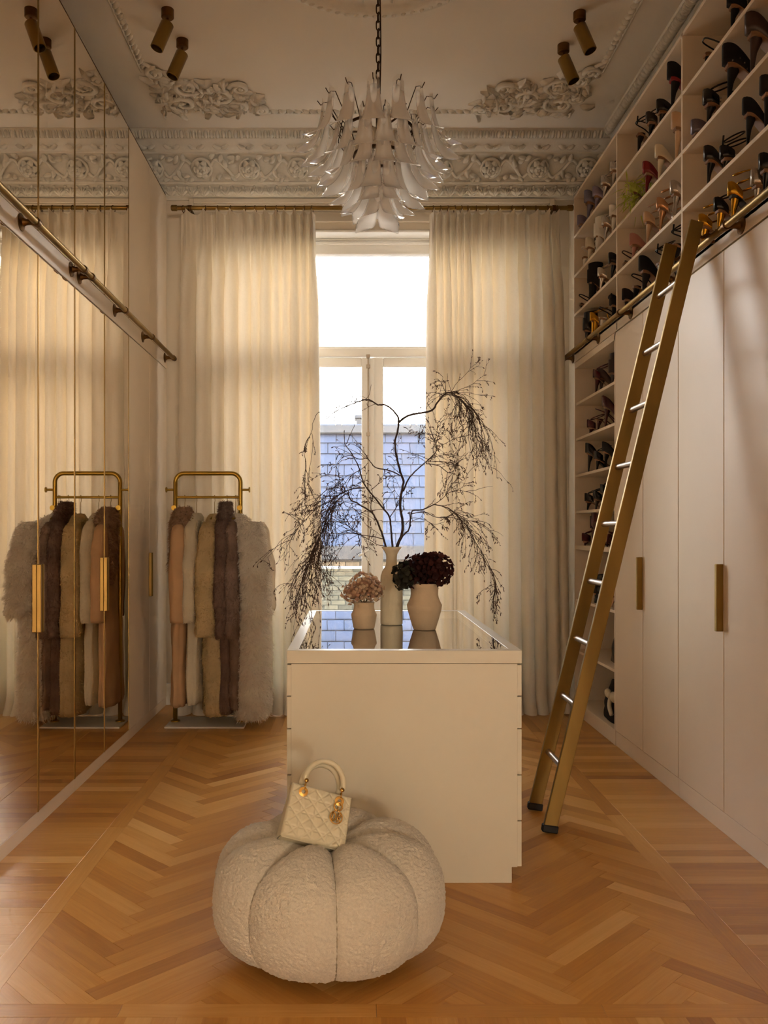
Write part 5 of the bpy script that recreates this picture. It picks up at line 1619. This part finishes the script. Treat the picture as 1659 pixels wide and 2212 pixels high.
def coat(label, x, hem, sl_end, body_w, sl_w, m, pile=None, mf=None, dx=0.0, ytw=0.0, top=1.42, sl_x=None, collar=None, seed=0, folds=.05, sl_lean=0.0, hookx=None, y_half=.20):
    hx = x if hookx is None else hookx
    root = thing('coat', label, 'coat', (hx, RKY, 1.40), group='coats hanging on the rack')
    cy = RKY - .02
    secs = [(top, hx, cy, .030, .05), (top - .03, hx * .7 + x * .3, cy, .045, .12), (top - .08, (hx + x) / 2, cy, body_w * .55, y_half * .92), (top - .2, x, cy, body_w * .72, y_half * .95), (.95, x + dx * .3, cy, body_w * .86, y_half * .97), (.6, x + dx * .7, cy, body_w, y_half * 1.04), (hem + .03, x + dx, cy, body_w * 1.05, y_half * 1.08), (hem, x + dx, cy, body_w * .95, y_half * 1.02)]
    body = loft(secs, folds=folds, seed=seed)
    loft_obj('body', body, m, root)
    sx = x if sl_x is None else sl_x
    sy = RKY - y_half - .055
    sl = [(top - .055, (sx + x) / 2, sy + .10, sl_w * .55, .05), (top - .10, (sx + x) / 2, sy + .05, sl_w * .85, .07), (top - .25, sx, sy + .015, sl_w, .075), ((top + sl_end) / 2, sx + sl_lean * .5, sy, sl_w * 1.02, .072), (sl_end + .03, sx + sl_lean, sy - .005, sl_w * .98, .068), (sl_end, sx + sl_lean, sy - .005, sl_w * .85, .055)]
    sleeve = loft(sl, 28, 34, folds * .6, 5, seed + 3)
    loft_obj('sleeve', sleeve, m, root)
    back = sleeve.copy(); back[:, :, 1] = 2 * cy - back[:, :, 1] + 0.0
    back[:, :, 1] = np.minimum(back[:, :, 1], 6.02)
    loft_obj('sleeve', back, m, root)
    if pile:
        n, L, w, lie, curl, cl = pile
        fur(body, root, mf or m, int(n * 1.25), L, w, lie, curl, seed + 11, cl); fur(sleeve, root, mf or m, int(n * .8), L, w, lie, curl, seed + 12, cl)
    if collar:
        cm, cpile, cz, cw = collar
        cs = [(top + .045, hx, RKY - .03, .03, .05), (top + .02, hx, RKY - .05, cw * .8, .10), (top - .06, hx * .5 + x * .5, RKY - .10, cw, .13), (cz + .1, x + .005, RKY - .145, cw * .95, .105), (cz, x, RKY - .16, cw * .6, .06)]
        cv = loft(cs, 26, 30, .03, 4, seed + 5)
        c = loft_obj('collar', cv, cm, root)
        if cpile:
            n, L, w, lie, curl, cl = cpile; fur(cv, c, cm, n, L, w, lie, curl, seed + 21, cl)
    # hanger
    hg = thing('coat_hanger', 'thin gold hanger hook holding the ' + label.split(' ', 1)[1].split(' with')[0].split(' next')[0].split(',')[0] if False else 'thin gold hanger under the ' + label.split(',')[0].split(' hanging')[0], 'hanger', (hx, RKY, 1.45), group='coat hangers')
    MB().tube([(hx, RKY, 1.40), (hx, RKY, 1.475), (hx, RKY + .012, 1.490)] + arc((hx, RKY, 1.5135), .0125, -PI / 4, PI * 1.05, 12, 'yz'), .0018, 6).build('hook', M_GOLDP, hg, smooth=True)
    MB().tube(smooth_line([(hx, RKY - .15, 1.365), (hx, RKY - .06, 1.392), (hx, RKY, 1.40), (hx, RKY + .06, 1.392), (hx, RKY + .15, 1.365)]), .005, 6).build('shoulder_bar', M_GOLDP, hg, smooth=True)
    return root
M_SUEDE = mat('tan_suede', '#b8926c', .95, spec=.1, noise_amt=.1, noise_scale=8, bump=.1, bump_scale=200)
M_BFUR = furmat('brown_fur', '#b59377'); M_CREAMF = furmat('cream_fleece', '#f6ead0', .08); M_SHEAR = furmat('tan_shearling', '#e8cf9e', .18)
M_MAUVE = furmat('mauve_fur', '#94796b', .3); M_TAUPE = furmat('taupe_fur', '#ab9080', .3); M_PINK = furmat('pale_pink_fur', '#fbf0e4', .12)
coat('long tan suede coat with a brown fur collar, beside the mirrors', -1.125, .145, .70, .052, .050, M_SUEDE, None, None, -.015, sl_x=-1.118, collar=(M_BFUR, (6000, .030, .0018, .7, .3, .4), .93, .072), seed=1, folds=.07, top=1.40)
coat('smooth cream fleece coat, second from the mirrors', -1.045, .16, .70, .048, .046, M_CREAMF, (9000, .010, .0016, .8, .1, .2), M_CREAMF, .0, sl_x=-1.040, seed=2, folds=.05, top=1.405, sl_lean=-.01)
coat('curly tan shearling coat in the middle of the rack', -.925, .085, .61, .085, .062, M_SHEAR, (8000, .015, .0028, .7, .8, .6), M_SHEAR, .03, sl_x=-.940, seed=3, top=1.40, folds=.03)
coat('dark mauve fur coat with a raised collar, behind the shearling', -.842, .10, .60, .058, .048, M_MAUVE, (6000, .022, .0020, .85, .2, .4), M_MAUVE, .02, sl_x=-.838, seed=4, top=1.435, collar=(M_MAUVE, (5000, .03, .0017, .4, .3, .4), 1.2, .04), folds=.04)
coat('taupe brown fur coat squeezed beside the pale shaggy coat', -.785, .13, .60, .050, .048, M_TAUPE, (6000, .022, .0020, .85, .2, .4), M_TAUPE, .02, sl_x=-.775, seed=5, top=1.40, folds=.04)
coat('bulky pale pink shaggy fur coat at the curtain end', -.665, .06, .735, .105, .088, M_PINK, (12000, .042, .0024, .78, .2, .5), M_PINK, .005, sl_x=-.645, seed=6, top=1.40, folds=.02, sl_lean=.03, hookx=-.775)
# ------------------------------------------------------------------ shoes
def pol(name, c, rough=.25, metal=0.0): return mat(name, c, rough, metal)
SM = {
 'black': pol('black_leather', '#100d0d', .22), 'suede': pol('black_suede', '#14100f', .9), 'red': pol('red_leather', '#7a0d10', .2), 'redsole': pol('red_sole', '#8e1418', .3),
 'burg': pol('burgundy_patent', '#4a0d12', .15), 'brown': pol('dark_brown_leather', '#3a241c', .35), 'nude': pol('nude_leather', '#d2ab86', .3), 'cream': pol('cream_leather', '#e0cfb2', .3),
 'white': pol('white_leather', '#e9e2d6', .3), 'silver': pol('silver_leather', '#c9c2ba', .22, .9), 'gold': pol('gold_leather', '#c9952f', .2, 1.0), 'rose': pol('rose_gold_leather', '#c9956c', .25, .8),
 'lilac': mat('lilac_glitter', '#8d8196', .35, .6, noise_amt=.6, noise_scale=900), 'crystal': mat('crystal_glitter', '#b5aaa0', .2, .8, noise_amt=.7, noise_scale=700), 'grey': mat('grey_glitter', '#7a7280', .35, .6, noise_amt=.6, noise_scale=900),
 'pink': pol('dusty_pink_leather', '#b77a6c', .35), 'lime': mat('lime_feather', '#c9cf5a', .8, trans=.4), 'limes': pol('lime_satin', '#b8bd4e', .4), 'tan': pol('tan_sole', '#8a5f3c', .5),
}
def heel_pts(h, slim, block):
    return [(-.006, h - .012, .020 if not block else .024), (.0, h * .75, slim * 1.7), (.004, h * .4, slim * 1.15), (.006, .004, slim), (.006, 0, slim)]
def sole_curve(t, h):
    """height of the insole along the shoe, t 0 heel .. 1 toe"""
    a = max(0, 1 - t / .62)
    return .006 + (h - .006) * (a * a * (3 - 2 * a)) * .9 + (h - .006) * .1 * max(0, 1 - t / .3)
def sole_w(t, point):
    ws = [(0, .030), (.06, .046), (.2, .048), (.38, .046), (.62, .074), (.72, .078), (.86, .060), (.95, .034 if point else .046), (1.0, .006 if point else .020)]
    return float(np.interp(t, [w[0] for w in ws], [w[1] for w in ws]))
def shoe(kind, up, label, x, y, z, rot, h=.095, L=.235, sole='tan', heel=None, slim=.0045, strap=None, name=None, big=1.0):
    """origin at the heel tip on the shelf; local +x runs heel to toe"""
    nm = name or {'pump': 'stiletto_pump', 'sandal': 'heeled_sandal', 'sling': 'slingback_shoe', 'boot': 'ankle_boot', 'coil': 'coil_sandal', 'tall': 'knee_boot'}[kind]
    root = thing(nm, label, 'boot' if kind in ('boot', 'tall') else 'shoe', (x, y, z), (0, 0, rot), group='shoes on the shelves')
    big *= 1.10; root.scale = (big, big, big)
    U = SM[up]; S = SM[sole]; Hm = SM[heel] if heel else U
    block = slim > .01
    NS = 26; point = kind in ('pump', 'sling')
    ts = [i / (NS - 1) for i in range(NS)]
    # sole slab
    top, bot = [], []
    for t in ts:
        w = sole_w(t, point) / 2; zz = sole_curve(t, h)
        th = .004 if t > .1 else .010
        top.append([(t * L, -w, zz), (t * L, -w * .5, zz - .001), (t * L, w * .5, zz - .001), (t * L, w, zz)]); bot.append([(t * L, -w * .96, zz - th), (t * L, -w * .5, zz - th - .001), (t * L, w * .5, zz - th - .001), (t * L, w * .96, zz - th)])
    mb = MB(); rows = [a + b[::-1] for a, b in zip(top, bot)]; mb.grid(rows, True); k = len(rows[0]); n = len(mb.v)
    mb.f.append(tuple(range(k))); mb.f.append(tuple(range(n - k, n)))
    mb.build('sole', S, root, world=False, auto=50)
    # heel
    if block:
        MB().tube([(.022, 0, h - .004), (.020, 0, h * .5), (.018, 0, 0)], [.024, .021, .023], 12).build('heel', Hm, root, world=False, auto=40)
    else:
        MB().tube([(.022, 0, h - .002), (.020, 0, h * .86), (.012, 0, h * .55), (.008, 0, h * .2), (.008, 0, 0)], [.021, .017, .009, slim * 1.15, slim], 12).build('heel', Hm, root, world=False, smooth=True)
    def wallband(t0, t1, hf, n=20, close=None, nm_='upper'):
        rows = []
        for i in range(n):
            t = t0 + (t1 - t0) * i / (n - 1)
            w = sole_w(t, point) / 2; zz = sole_curve(t, h); hh = hf(t); cl = close(t) if close else 0
            xx = t * L
            rows.append([(xx, -w * (1 - cl) * .80, zz + hh), (xx, -w * (1.03 - cl * .35), zz + hh * .72), (xx, -w * 1.06, zz + hh * .3), (xx, -w, zz), (xx, 0, zz + .001), (xx, w, zz), (xx, w * 1.06, zz + hh * .3), (xx, w * (1.03 - cl * .35), zz + hh * .72), (xx, w * (1 - cl) * .80, zz + hh)])
        mb = MB().grid(rows)
        if t0 <= .001: # close the back of the heel cup
            c = rows[0]; k = len(mb.v); mb.add([(p[0] - .010, p[1] * .55, p[2]) for p in c], [])
            for i in range(8): mb.f.append((i, i + 1, k + i + 1, k + i))
            mb.f.append(tuple(k + i for i in range(9)))
        o = mb.build(nm_, U, root, world=False, smooth=True)
        return o
    if kind in ('pump',):
        def hf(t):
            return float(np.interp(t, [0, .12, .35, .55, .66, .75, .9, 1], [.058, .054, .034, .028, .036, .036, .024, .010]))
        wallband(0, 1, hf, 30, lambda t: float(np.interp(t, [.58, .72, 1], [0, .97, .97])))
    if kind == 'sling':
        wallband(.58, 1, lambda t: float(np.interp(t, [.58, .66, .75, .9, 1], [.026, .036, .036, .024, .01])), 18, lambda t: float(np.interp(t, [.58, .70, 1], [0, .97, .97])))
        pts = [Vector((.62 * L, -.034, sole_curve(.62, h) + .02)), Vector((.3 * L, -.030, h + .022)), Vector((.03 * L, -.020, h + .055)), Vector((-.004, 0, h + .060)), Vector((.03 * L, .020, h + .055)), Vector((.3 * L, .030, h + .022)), Vector((.62 * L, .034, sole_curve(.62, h) + .02))]
        MB().tube(smooth_line(pts, 4), .0032, 6).build('strap', U, root, world=False, smooth=True)
    if kind in ('sandal', 'coil'):
        def band(t, hh, wd, nm_='strap'):
            w = sole_w(t, False) / 2; zz = sole_curve(t, h); rows = []
            for q in (-wd / 2, wd / 2):
                rows.append([(t * L + q, w * math.cos(a) * 1.02, zz + hh * math.sin(a)) for a in [PI * k / 12 for k in range(13)]])
            o = MB().grid(rows).build(nm_, U, root, world=False, smooth=True)
            so = o.modifiers.new('thick', 'SOLIDIFY'); so.thickness = .002
        band(.74, .040, .016); band(.64, .042, .010)
        wallband(0, .16, lambda t: .050 - t * .08, 6, None, 'heel_cup')
        if kind == 'sandal':
            c = Vector((.055, 0, h + .062))
            pts = [c + Vector((.042 * math.cos(a), .030 * math.sin(a), .014 * math.cos(a))) for a in [2 * PI * k / 20 for k in range(20)]]
            MB().tube(pts, .0032, 6, closed=True).build('ankle_strap', U, root, world=False, smooth=True)
            MB().tube(smooth_line([(.64 * L, 0, sole_curve(.64, h) + .042), (.42 * L, .006, h * .7 + .06), (.10, 0, h + .050)], 4), .003, 6).build('instep_strap', U, root, world=False, smooth=True)
        else:
            pts = []
            for i in range(64):
                a = i / 63 * 2 * PI * 3.4; f = i / 63
                pts.append(Vector((.045 + .052 * f + .040 * math.cos(a), .034 * math.sin(a), h + .030 + .075 * (1 - f) + .012 * math.cos(a) - .03 * f)))
            MB().tube(pts, .0034, 6).build('coil_strap', U, root, world=False, smooth=True)
    if kind in ('boot', 'tall'):
        wallband(0, 1, lambda t: float(np.interp(t, [0, .3, .45, .6, .75, .9, 1], [.075, .075, .070, .055, .042, .028, .012])), 30, lambda t: float(np.interp(t, [.30, .46, 1], [0, .97, .97])), 'foot')
        ht = .075
        rows = []
        for i in range(12):
            f = i / 11
            rows.append([(.042 + (.046 - .004 * f) * math.cos(a) - .004 * f, (.029 + .003 * f) * math.sin(a), h + .040 + ht * f + .006 * math.cos(a) * f) for a in [2 * PI * k / 20 for k in range(20)]])
        o = MB().grid(rows, True).build('shaft', U, root, world=False, smooth=True); so = o.modifiers.new('thick', 'SOLIDIFY'); so.thickness = .003
    if strap == 'feather':
        mb = MB(); rg = random.Random(4)
        for i in range(170):
            p = Vector((rg.uniform(-.03, .12), rg.uniform(-.06, .06), rg.uniform(.01, h + .05)))
            d = Vector((rg.gauss(-.4, .6), rg.gauss(0, .9), rg.gauss(.1, .6))).normalized(); L2 = rg.uniform(.04, .10)
            q = p + d * L2 * .5 + Vector((0, 0, -.004)); e = p + d * L2 + Vector((0, 0, -.02))
            s = Vector((-d.y, d.x, rg.uniform(-.5, .5))).normalized() * .004
            mb.add([p - s * .3, p + s * .3, q + s, q - s, e], [(0, 1, 2, 3), (3, 2, 4)])
        o = mb.build('feather_trim', SM['lime'], root, world=False, smooth=True); o['kind'] = 'stuff'
    if strap == 'studs':
        mb = MB(); rg = random.Random(9)
        for i in range(60):
            t = rg.uniform(0, .9); a = rg.uniform(0, PI); w = sole_w(t, False) / 2
            mb.ball((t * L, w * 1.05 * math.cos(a), sole_curve(t, h) + .045 * math.sin(a)), .0032, n=5, m=3)
        mb.build('crystal_studs', SM['crystal'], root, world=False)['kind'] = 'stuff'
    if strap == 'ankle':
        c = Vector((.045, 0, h + .085)); pts = [c + Vector((.040 * math.cos(a), .032 * math.sin(a), .018 * math.cos(a))) for a in [2 * PI * k / 20 for k in range(20)]]
        MB().tube(pts, .003, 6, closed=True).build('ankle_strap', U, root, world=False, smooth=True)
        MB().tube([(.0, 0, h + .05), (.004, 0, h + .09)], .004, 6).build('strap_tab', U, root, world=False, smooth=True)
    if strap == 'bow':
        mb = MB(); mb.ball((-.006, .018, h + .05), .006, .018, .012, 8, 6); mb.ball((-.006, -.018, h + .05), .006, .018, .012, 8, 6); mb.ball((-.008, 0, h + .05), .007, .007, .007, 8, 6)
        mb.build('bow', U, root, world=False, smooth=True)
    if strap == 'letters':   # printed letters Y H N Z on the heel and upper of the white pair
        mb = MB()
        def glyph(g, x0, y0, z0, s):
            strokes = {'H': [((-1, -1), (-1, 1)), ((1, -1), (1, 1)), ((-1, 0), (1, 0))], 'N': [((-1, -1), (-1, 1)), ((-1, 1), (1, -1)), ((1, -1), (1, 1))], 'Y': [((-1, 1), (0, 0)), ((1, 1), (0, 0)), ((0, 0), (0, -1))], 'Z': [((-1, 1), (1, 1)), ((1, 1), (-1, -1)), ((-1, -1), (1, -1))]}[g]
            for (a, b), (c, d) in strokes: mb.tube([(x0, y0 + a * s * .7, z0 + b * s), (x0, y0 + c * s * .7, z0 + d * s)], .0016, 5)
        glyph('Y', -.004, .010, .085, .008); glyph('H', -.004, -.010, .082, .008); glyph('Z', -.004, .006, .055, .007); glyph('N', -.004, -.006, .028, .007)
        mb.build('printed_letters', SM['black'], root, world=False)
    return root
ORD = ['first', 'second', 'third', 'fourth', 'fifth', 'sixth', 'seventh']
def row(bay, z, items, xh=1.586):
    """items listed from the window side: (pixel x, kind, colour, words, extra)"""
    for i, it in enumerate(items):
        pxx, kind, colr, words = it[:4]; kw = dict(it[4]) if len(it) > 4 else {}
        xx = xh + kw.pop('dx', 0.0)
        Y = F * (xx + .01) / (pxx - VX)
        if 'Y' in kw: Y = kw.pop('Y')
        rot = kw.pop('rot', random.uniform(-.10, .10))
        shoe(kind, colr, '%s, %s from window on %s' % (words, ORD[i], bay), xx, Y, z, rot, **kw)
row('top shelf beside curtain', 3.38, [(1254, 'pump', 'lilac', 'low lilac glitter pump', dict(h=.05)), (1270, 'pump', 'grey', 'grey sparkling pump', dict(h=.10, big=1.25)), (1287, 'pump', 'lilac', 'lilac sparkling pump'), (1305, 'sandal', 'silver', 'silver heeled sandal'), (1325, 'sandal', 'silver', 'bright silver sandal', dict(h=.1))])
row('second shelf beside curtain', 3.10, [(1262, 'sling', 'white', 'small white slingback', dict(h=.07)), (1272, 'pump', 'cream', 'pale cream stiletto pump'), (1290, 'boot', 'white', 'white block-heeled shoe printed with black letters', dict(slim=.02, strap='letters', h=.10)), (1307, 'sandal', 'silver', 'clear silver strappy sandal', dict(h=.11)), (1324, 'pump', 'white', 'white pump with a tall heel', dict(h=.11))])
row('third shelf beside curtain', 2.825, [(1256, 'sling', 'suede', 'low black suede slingback', dict(h=.04)), (1276, 'boot', 'suede', 'black suede ankle boot', dict(h=.11, slim=.012, big=1.05)), (1298, 'sandal', 'silver', 'silver and black strap sandal', dict(h=.09)), (1322, 'pump', 'black', 'black pump with a tan sole', dict(h=.10))])
row('rail-height shelf beside curtain', 2.55, [(1266, 'boot', 'black', 'glossy black ankle boot', dict(h=.10)), (1281, 'sandal', 'gold', 'gold block-heeled sandal', dict(slim=.02, h=.12)), (1299, 'sling', 'black', 'black slingback with a white heel', dict(heel='white')), (1324, 'pump', 'suede', 'black suede bow pump', dict(strap='bow', h=.11))])
row('top shelf of middle bay', 3.38, [(1380, 'sling', 'black', 'black slingback with a looping strap', dict(strap='ankle', h=.11)), (1404, 'sandal', 'black', 'black sandal with a raised strap', dict(h=.09)), (1427, 'pump', 'black', 'shiny black low pump', dict(h=.07)), (1452, 'pump', 'suede', 'black pump with a red sole', dict(sole='redsole', h=.12, big=1.25))])
row('second shelf of middle bay', 3.10, [(1368, 'sandal', 'limes', 'lime green sandal with feather trim', dict(strap='feather', h=.10)), (1397, 'pump', 'red', 'bright red stiletto pump', dict(h=.115)), (1424, 'pump', 'cream', 'cream stiletto pump', dict(h=.12)), (1461, 'pump', 'nude', 'nude peep-toe pump', dict(h=.13, big=1.2))])
row('third shelf of middle bay', 2.825, [(1350, 'sling', 'brown', 'small brown slingback', dict(h=.03)), (1368, 'pump', 'pink', 'dusty pink pump', dict(h=.08)), (1399, 'coil', 'nude', 'nude sandal with coiled straps', dict(h=.12)), (1427, 'coil', 'rose', 'rose gold sandal with coiled straps', dict(h=.12)), (1457, 'pump', 'crystal', 'crystal-covered pump', dict(h=.12, slim=.01))])
row('rail-height shelf of middle bay', 2.55, [(1352, 'pump', 'suede', 'low black suede pump', dict(h=.08)), (1371, 'sling', 'suede', 'black suede slingback', dict(h=.11)), (1390, 'pump', 'suede', 'pointed black suede pump', dict(h=.12, big=1.25)), (1424, 'sling', 'black', 'black looping slingback', dict(h=.12, strap='ankle')), (1458, 'sling', 'suede', 'black ankle strap shoe behind ladder', dict(h=.14, strap='ankle'))])
row('top shelf above ladder', 3.38, [(1526, 'sling', 'black', 'black sling shoe with a thick strap', dict(h=.05)), (1582, 'pump', 'suede', 'black suede pump', dict(h=.10)), (1618, 'pump', 'black', 'black stiletto pump', dict(h=.13))])
row('second shelf above ladder', 3.10, [(1503, 'pump', 'grey', 'small grey glitter shoe', dict(h=.03)), (1530, 'sandal', 'black', 'black sandal covered in crystals', dict(strap='studs', h=.08, big=1.15)), (1574, 'pump', 'suede', 'tall black heel studded with crystals', dict(strap='studs', h=.11, big=1.35)), (1624, 'pump', 'brown', 'dark brown tall pump', dict(h=.12, big=1.3))])
row('third shelf above ladder', 2.825, [(1531, 'pump', 'black', 'grey-lined black stiletto', dict(h=.11)), (1566, 'sandal', 'black', 'black sandal with a tall ankle loop', dict(h=.05, strap='ankle')), (1616, 'pump', 'suede', 'black suede stiletto', dict(h=.13)), (1655, 'pump', 'suede', 'tall black suede pump', dict(h=.12, big=1.1))])
row('rail-height shelf above ladder', 2.55, [(1519, 'coil', 'gold', 'gold sandal with a serpent coil', dict(h=.11)), (1553, 'sandal', 'black', 'black sandal with gold trim', dict(h=.12, heel='gold')), (1583, 'coil', 'gold', 'gold and black cage sandal', dict(h=.13, sole='black')), (1634, 'pump', 'crystal', 'crystal pump', dict(h=.09)), (1652, 'pump', 'black', 'glossy black pump', dict(h=.12))])
# tall open bay: toes turned a little towards the room
row('top shelf of open bay', 2.19, [(1288, 'sandal', 'burg', 'dark red sandal', dict(h=.11, dx=.03, rot=-.5)), (1298, 'pump', 'brown', 'brown stiletto pump', dict(h=.11, dx=.06, rot=-.6)), (1322, 'boot', 'brown', 'brown ankle boot', dict(h=.08, dx=.03))])
row('second shelf of open bay', 1.94, [(1275, 'sandal', 'burg', 'flat burgundy sandal', dict(h=.05, dx=.03, rot=-.5)), (1292, 'sling', 'burg', 'burgundy slingback', dict(h=.09, dx=.05, rot=-.6)), (1308, 'pump', 'burg', 'burgundy patent pump', dict(h=.13, dx=.05, rot=-.5, big=1.1))])
row('third shelf of open bay', 1.684, [(1272, 'pump', 'black', 'black mesh stiletto pump', dict(h=.12, dx=.02, rot=-.6, big=1.05)), (1290, 'sandal', 'black', 'black strappy sandal', dict(h=.08, dx=.05, rot=-.6)), (1308, 'pump', 'suede', 'black suede pump', dict(h=.11, dx=.05, rot=-.6))])
row('fourth shelf of open bay', 1.428, [(1270, 'sandal', 'black', 'black studded sandal', dict(h=.06, dx=.03, rot=-.6, strap='studs')), (1288, 'sandal', 'black', 'black looped sandal', dict(h=.07, dx=.05, rot=-.6)), (1304, 'sandal', 'black', 'black crossed-strap sandal', dict(h=.10, dx=.05, rot=-.6))])
row('thick shelf of open bay', 1.185, [(1264, 'sandal', 'burg', 'flat burgundy strap sandal', dict(h=.03, dx=.02, rot=-.6)), (1282, 'boot', 'burg', 'burgundy block-heeled boot', dict(h=.11, dx=.04, rot=-.6, slim=.016)), (1312, 'sling', 'burg', 'burgundy bow shoe', dict(h=.09, dx=.04, rot=-.5, strap='bow'))])
row('lower shelf of open bay', .807, [(1288, 'boot', 'black', 'black ankle boot', dict(h=.06, dx=.03, rot=-.5, slim=.018)), (1306, 'boot', 'brown', 'dark brown ankle boot', dict(h=.05, dx=.04, rot=-.5, slim=.018)), (1322, 'pump', 'nude', 'beige pump', dict(h=.07, dx=.04, rot=-.4))])
# bags at the bottom of the bay
def soft_bag(label, x, y, z, w, d_, h, m, flap=None, seed=0):
    """slouching bag: x depth, y width"""
    root = thing('soft_bag', label, 'bag', (x, y, z))
    rows = []
    for i in range(18):
        f = i / 17
        sx = d_ / 2 * (1 - .55 * f ** 1.6) * (1 + .05 * math.sin(5 * f + seed)); sy = w / 2 * (1 - .22 * f * f)
        row_ = []
        for k in range(36):
            a = 2 * PI * k / 36; c, s = math.cos(a), math.sin(a)
            nz = noise.noise(Vector((c * 2 + seed, s * 2, f * 3))) * .02
            row_.append(((abs(c) ** .7) * (1 if c > 0 else -1) * sx + nz, (abs(s) ** .7) * (1 if s > 0 else -1) * sy + nz, h * f + .012 * math.sin(a * 2 + seed) * f))
        rows.append(row_)
    mb = MB().grid(rows, True); n = len(mb.v); mb.f.append(tuple(range(36))); mb.f.append(tuple(range(n - 36, n)))
    mb.build('body', m, root, world=False, smooth=True)
    pts = [Vector((-.02, -w * .25, h * .93))] + [Vector((-.03, -w * .25 * math.cos(t), h * .93 + .07 * math.sin(t))) for t in [PI * k / 12 for k in range(1, 12)]] + [Vector((-.02, w * .25, h * .93))]
    MB().tube(pts, .005, 8).build('handle', m, root, world=False, smooth=True)
    MB().box(-d_ * .36, -d_ * .26, -w * .04, w * .04, h * .55, h * .68, .004).build('clasp', M_BGOLD, root, world=False)
    if flap:
        mb = MB(); mb.ball((-d_ * .42, -w * .16, h * .72), .02, .06, .035, 10, 7); mb.ball((-d_ * .42, w * .10, h * .74), .02, .05, .03, 10, 7); mb.ball((-d_ * .45, -w * .03, h * .72), .022, .022, .022, 8, 6)
        mb.tube(smooth_line([(-d_ * .44, -w * .05, h * .7), (-d_ * .52, -w * .12, h * .45), (-d_ * .52, -w * .22, h * .25)], 4), [.014] * 9, 6)
        mb.build('bow', flap, root, world=False, smooth=True)
soft_bag('soft black leather bag on the second lowest shelf of the open bay', 1.76, 5.52, .45, .36, .20, .26, SM['black'], seed=1)
soft_bag('brown leather bag beside the black bag in the open bay', 1.74, 5.30, .45, .12, .18, .20, SM['pink'], seed=2)
soft_bag('burgundy bag at the back of the lowest open shelf', 1.90, 5.62, .09, .30, .16, .30, SM['burg'], seed=3)
soft_bag('large black bag with a cream bow on the lowest open shelf', 1.72, 5.50, .09, .46, .22, .22, SM['suede'], flap=SM['cream'], seed=4)
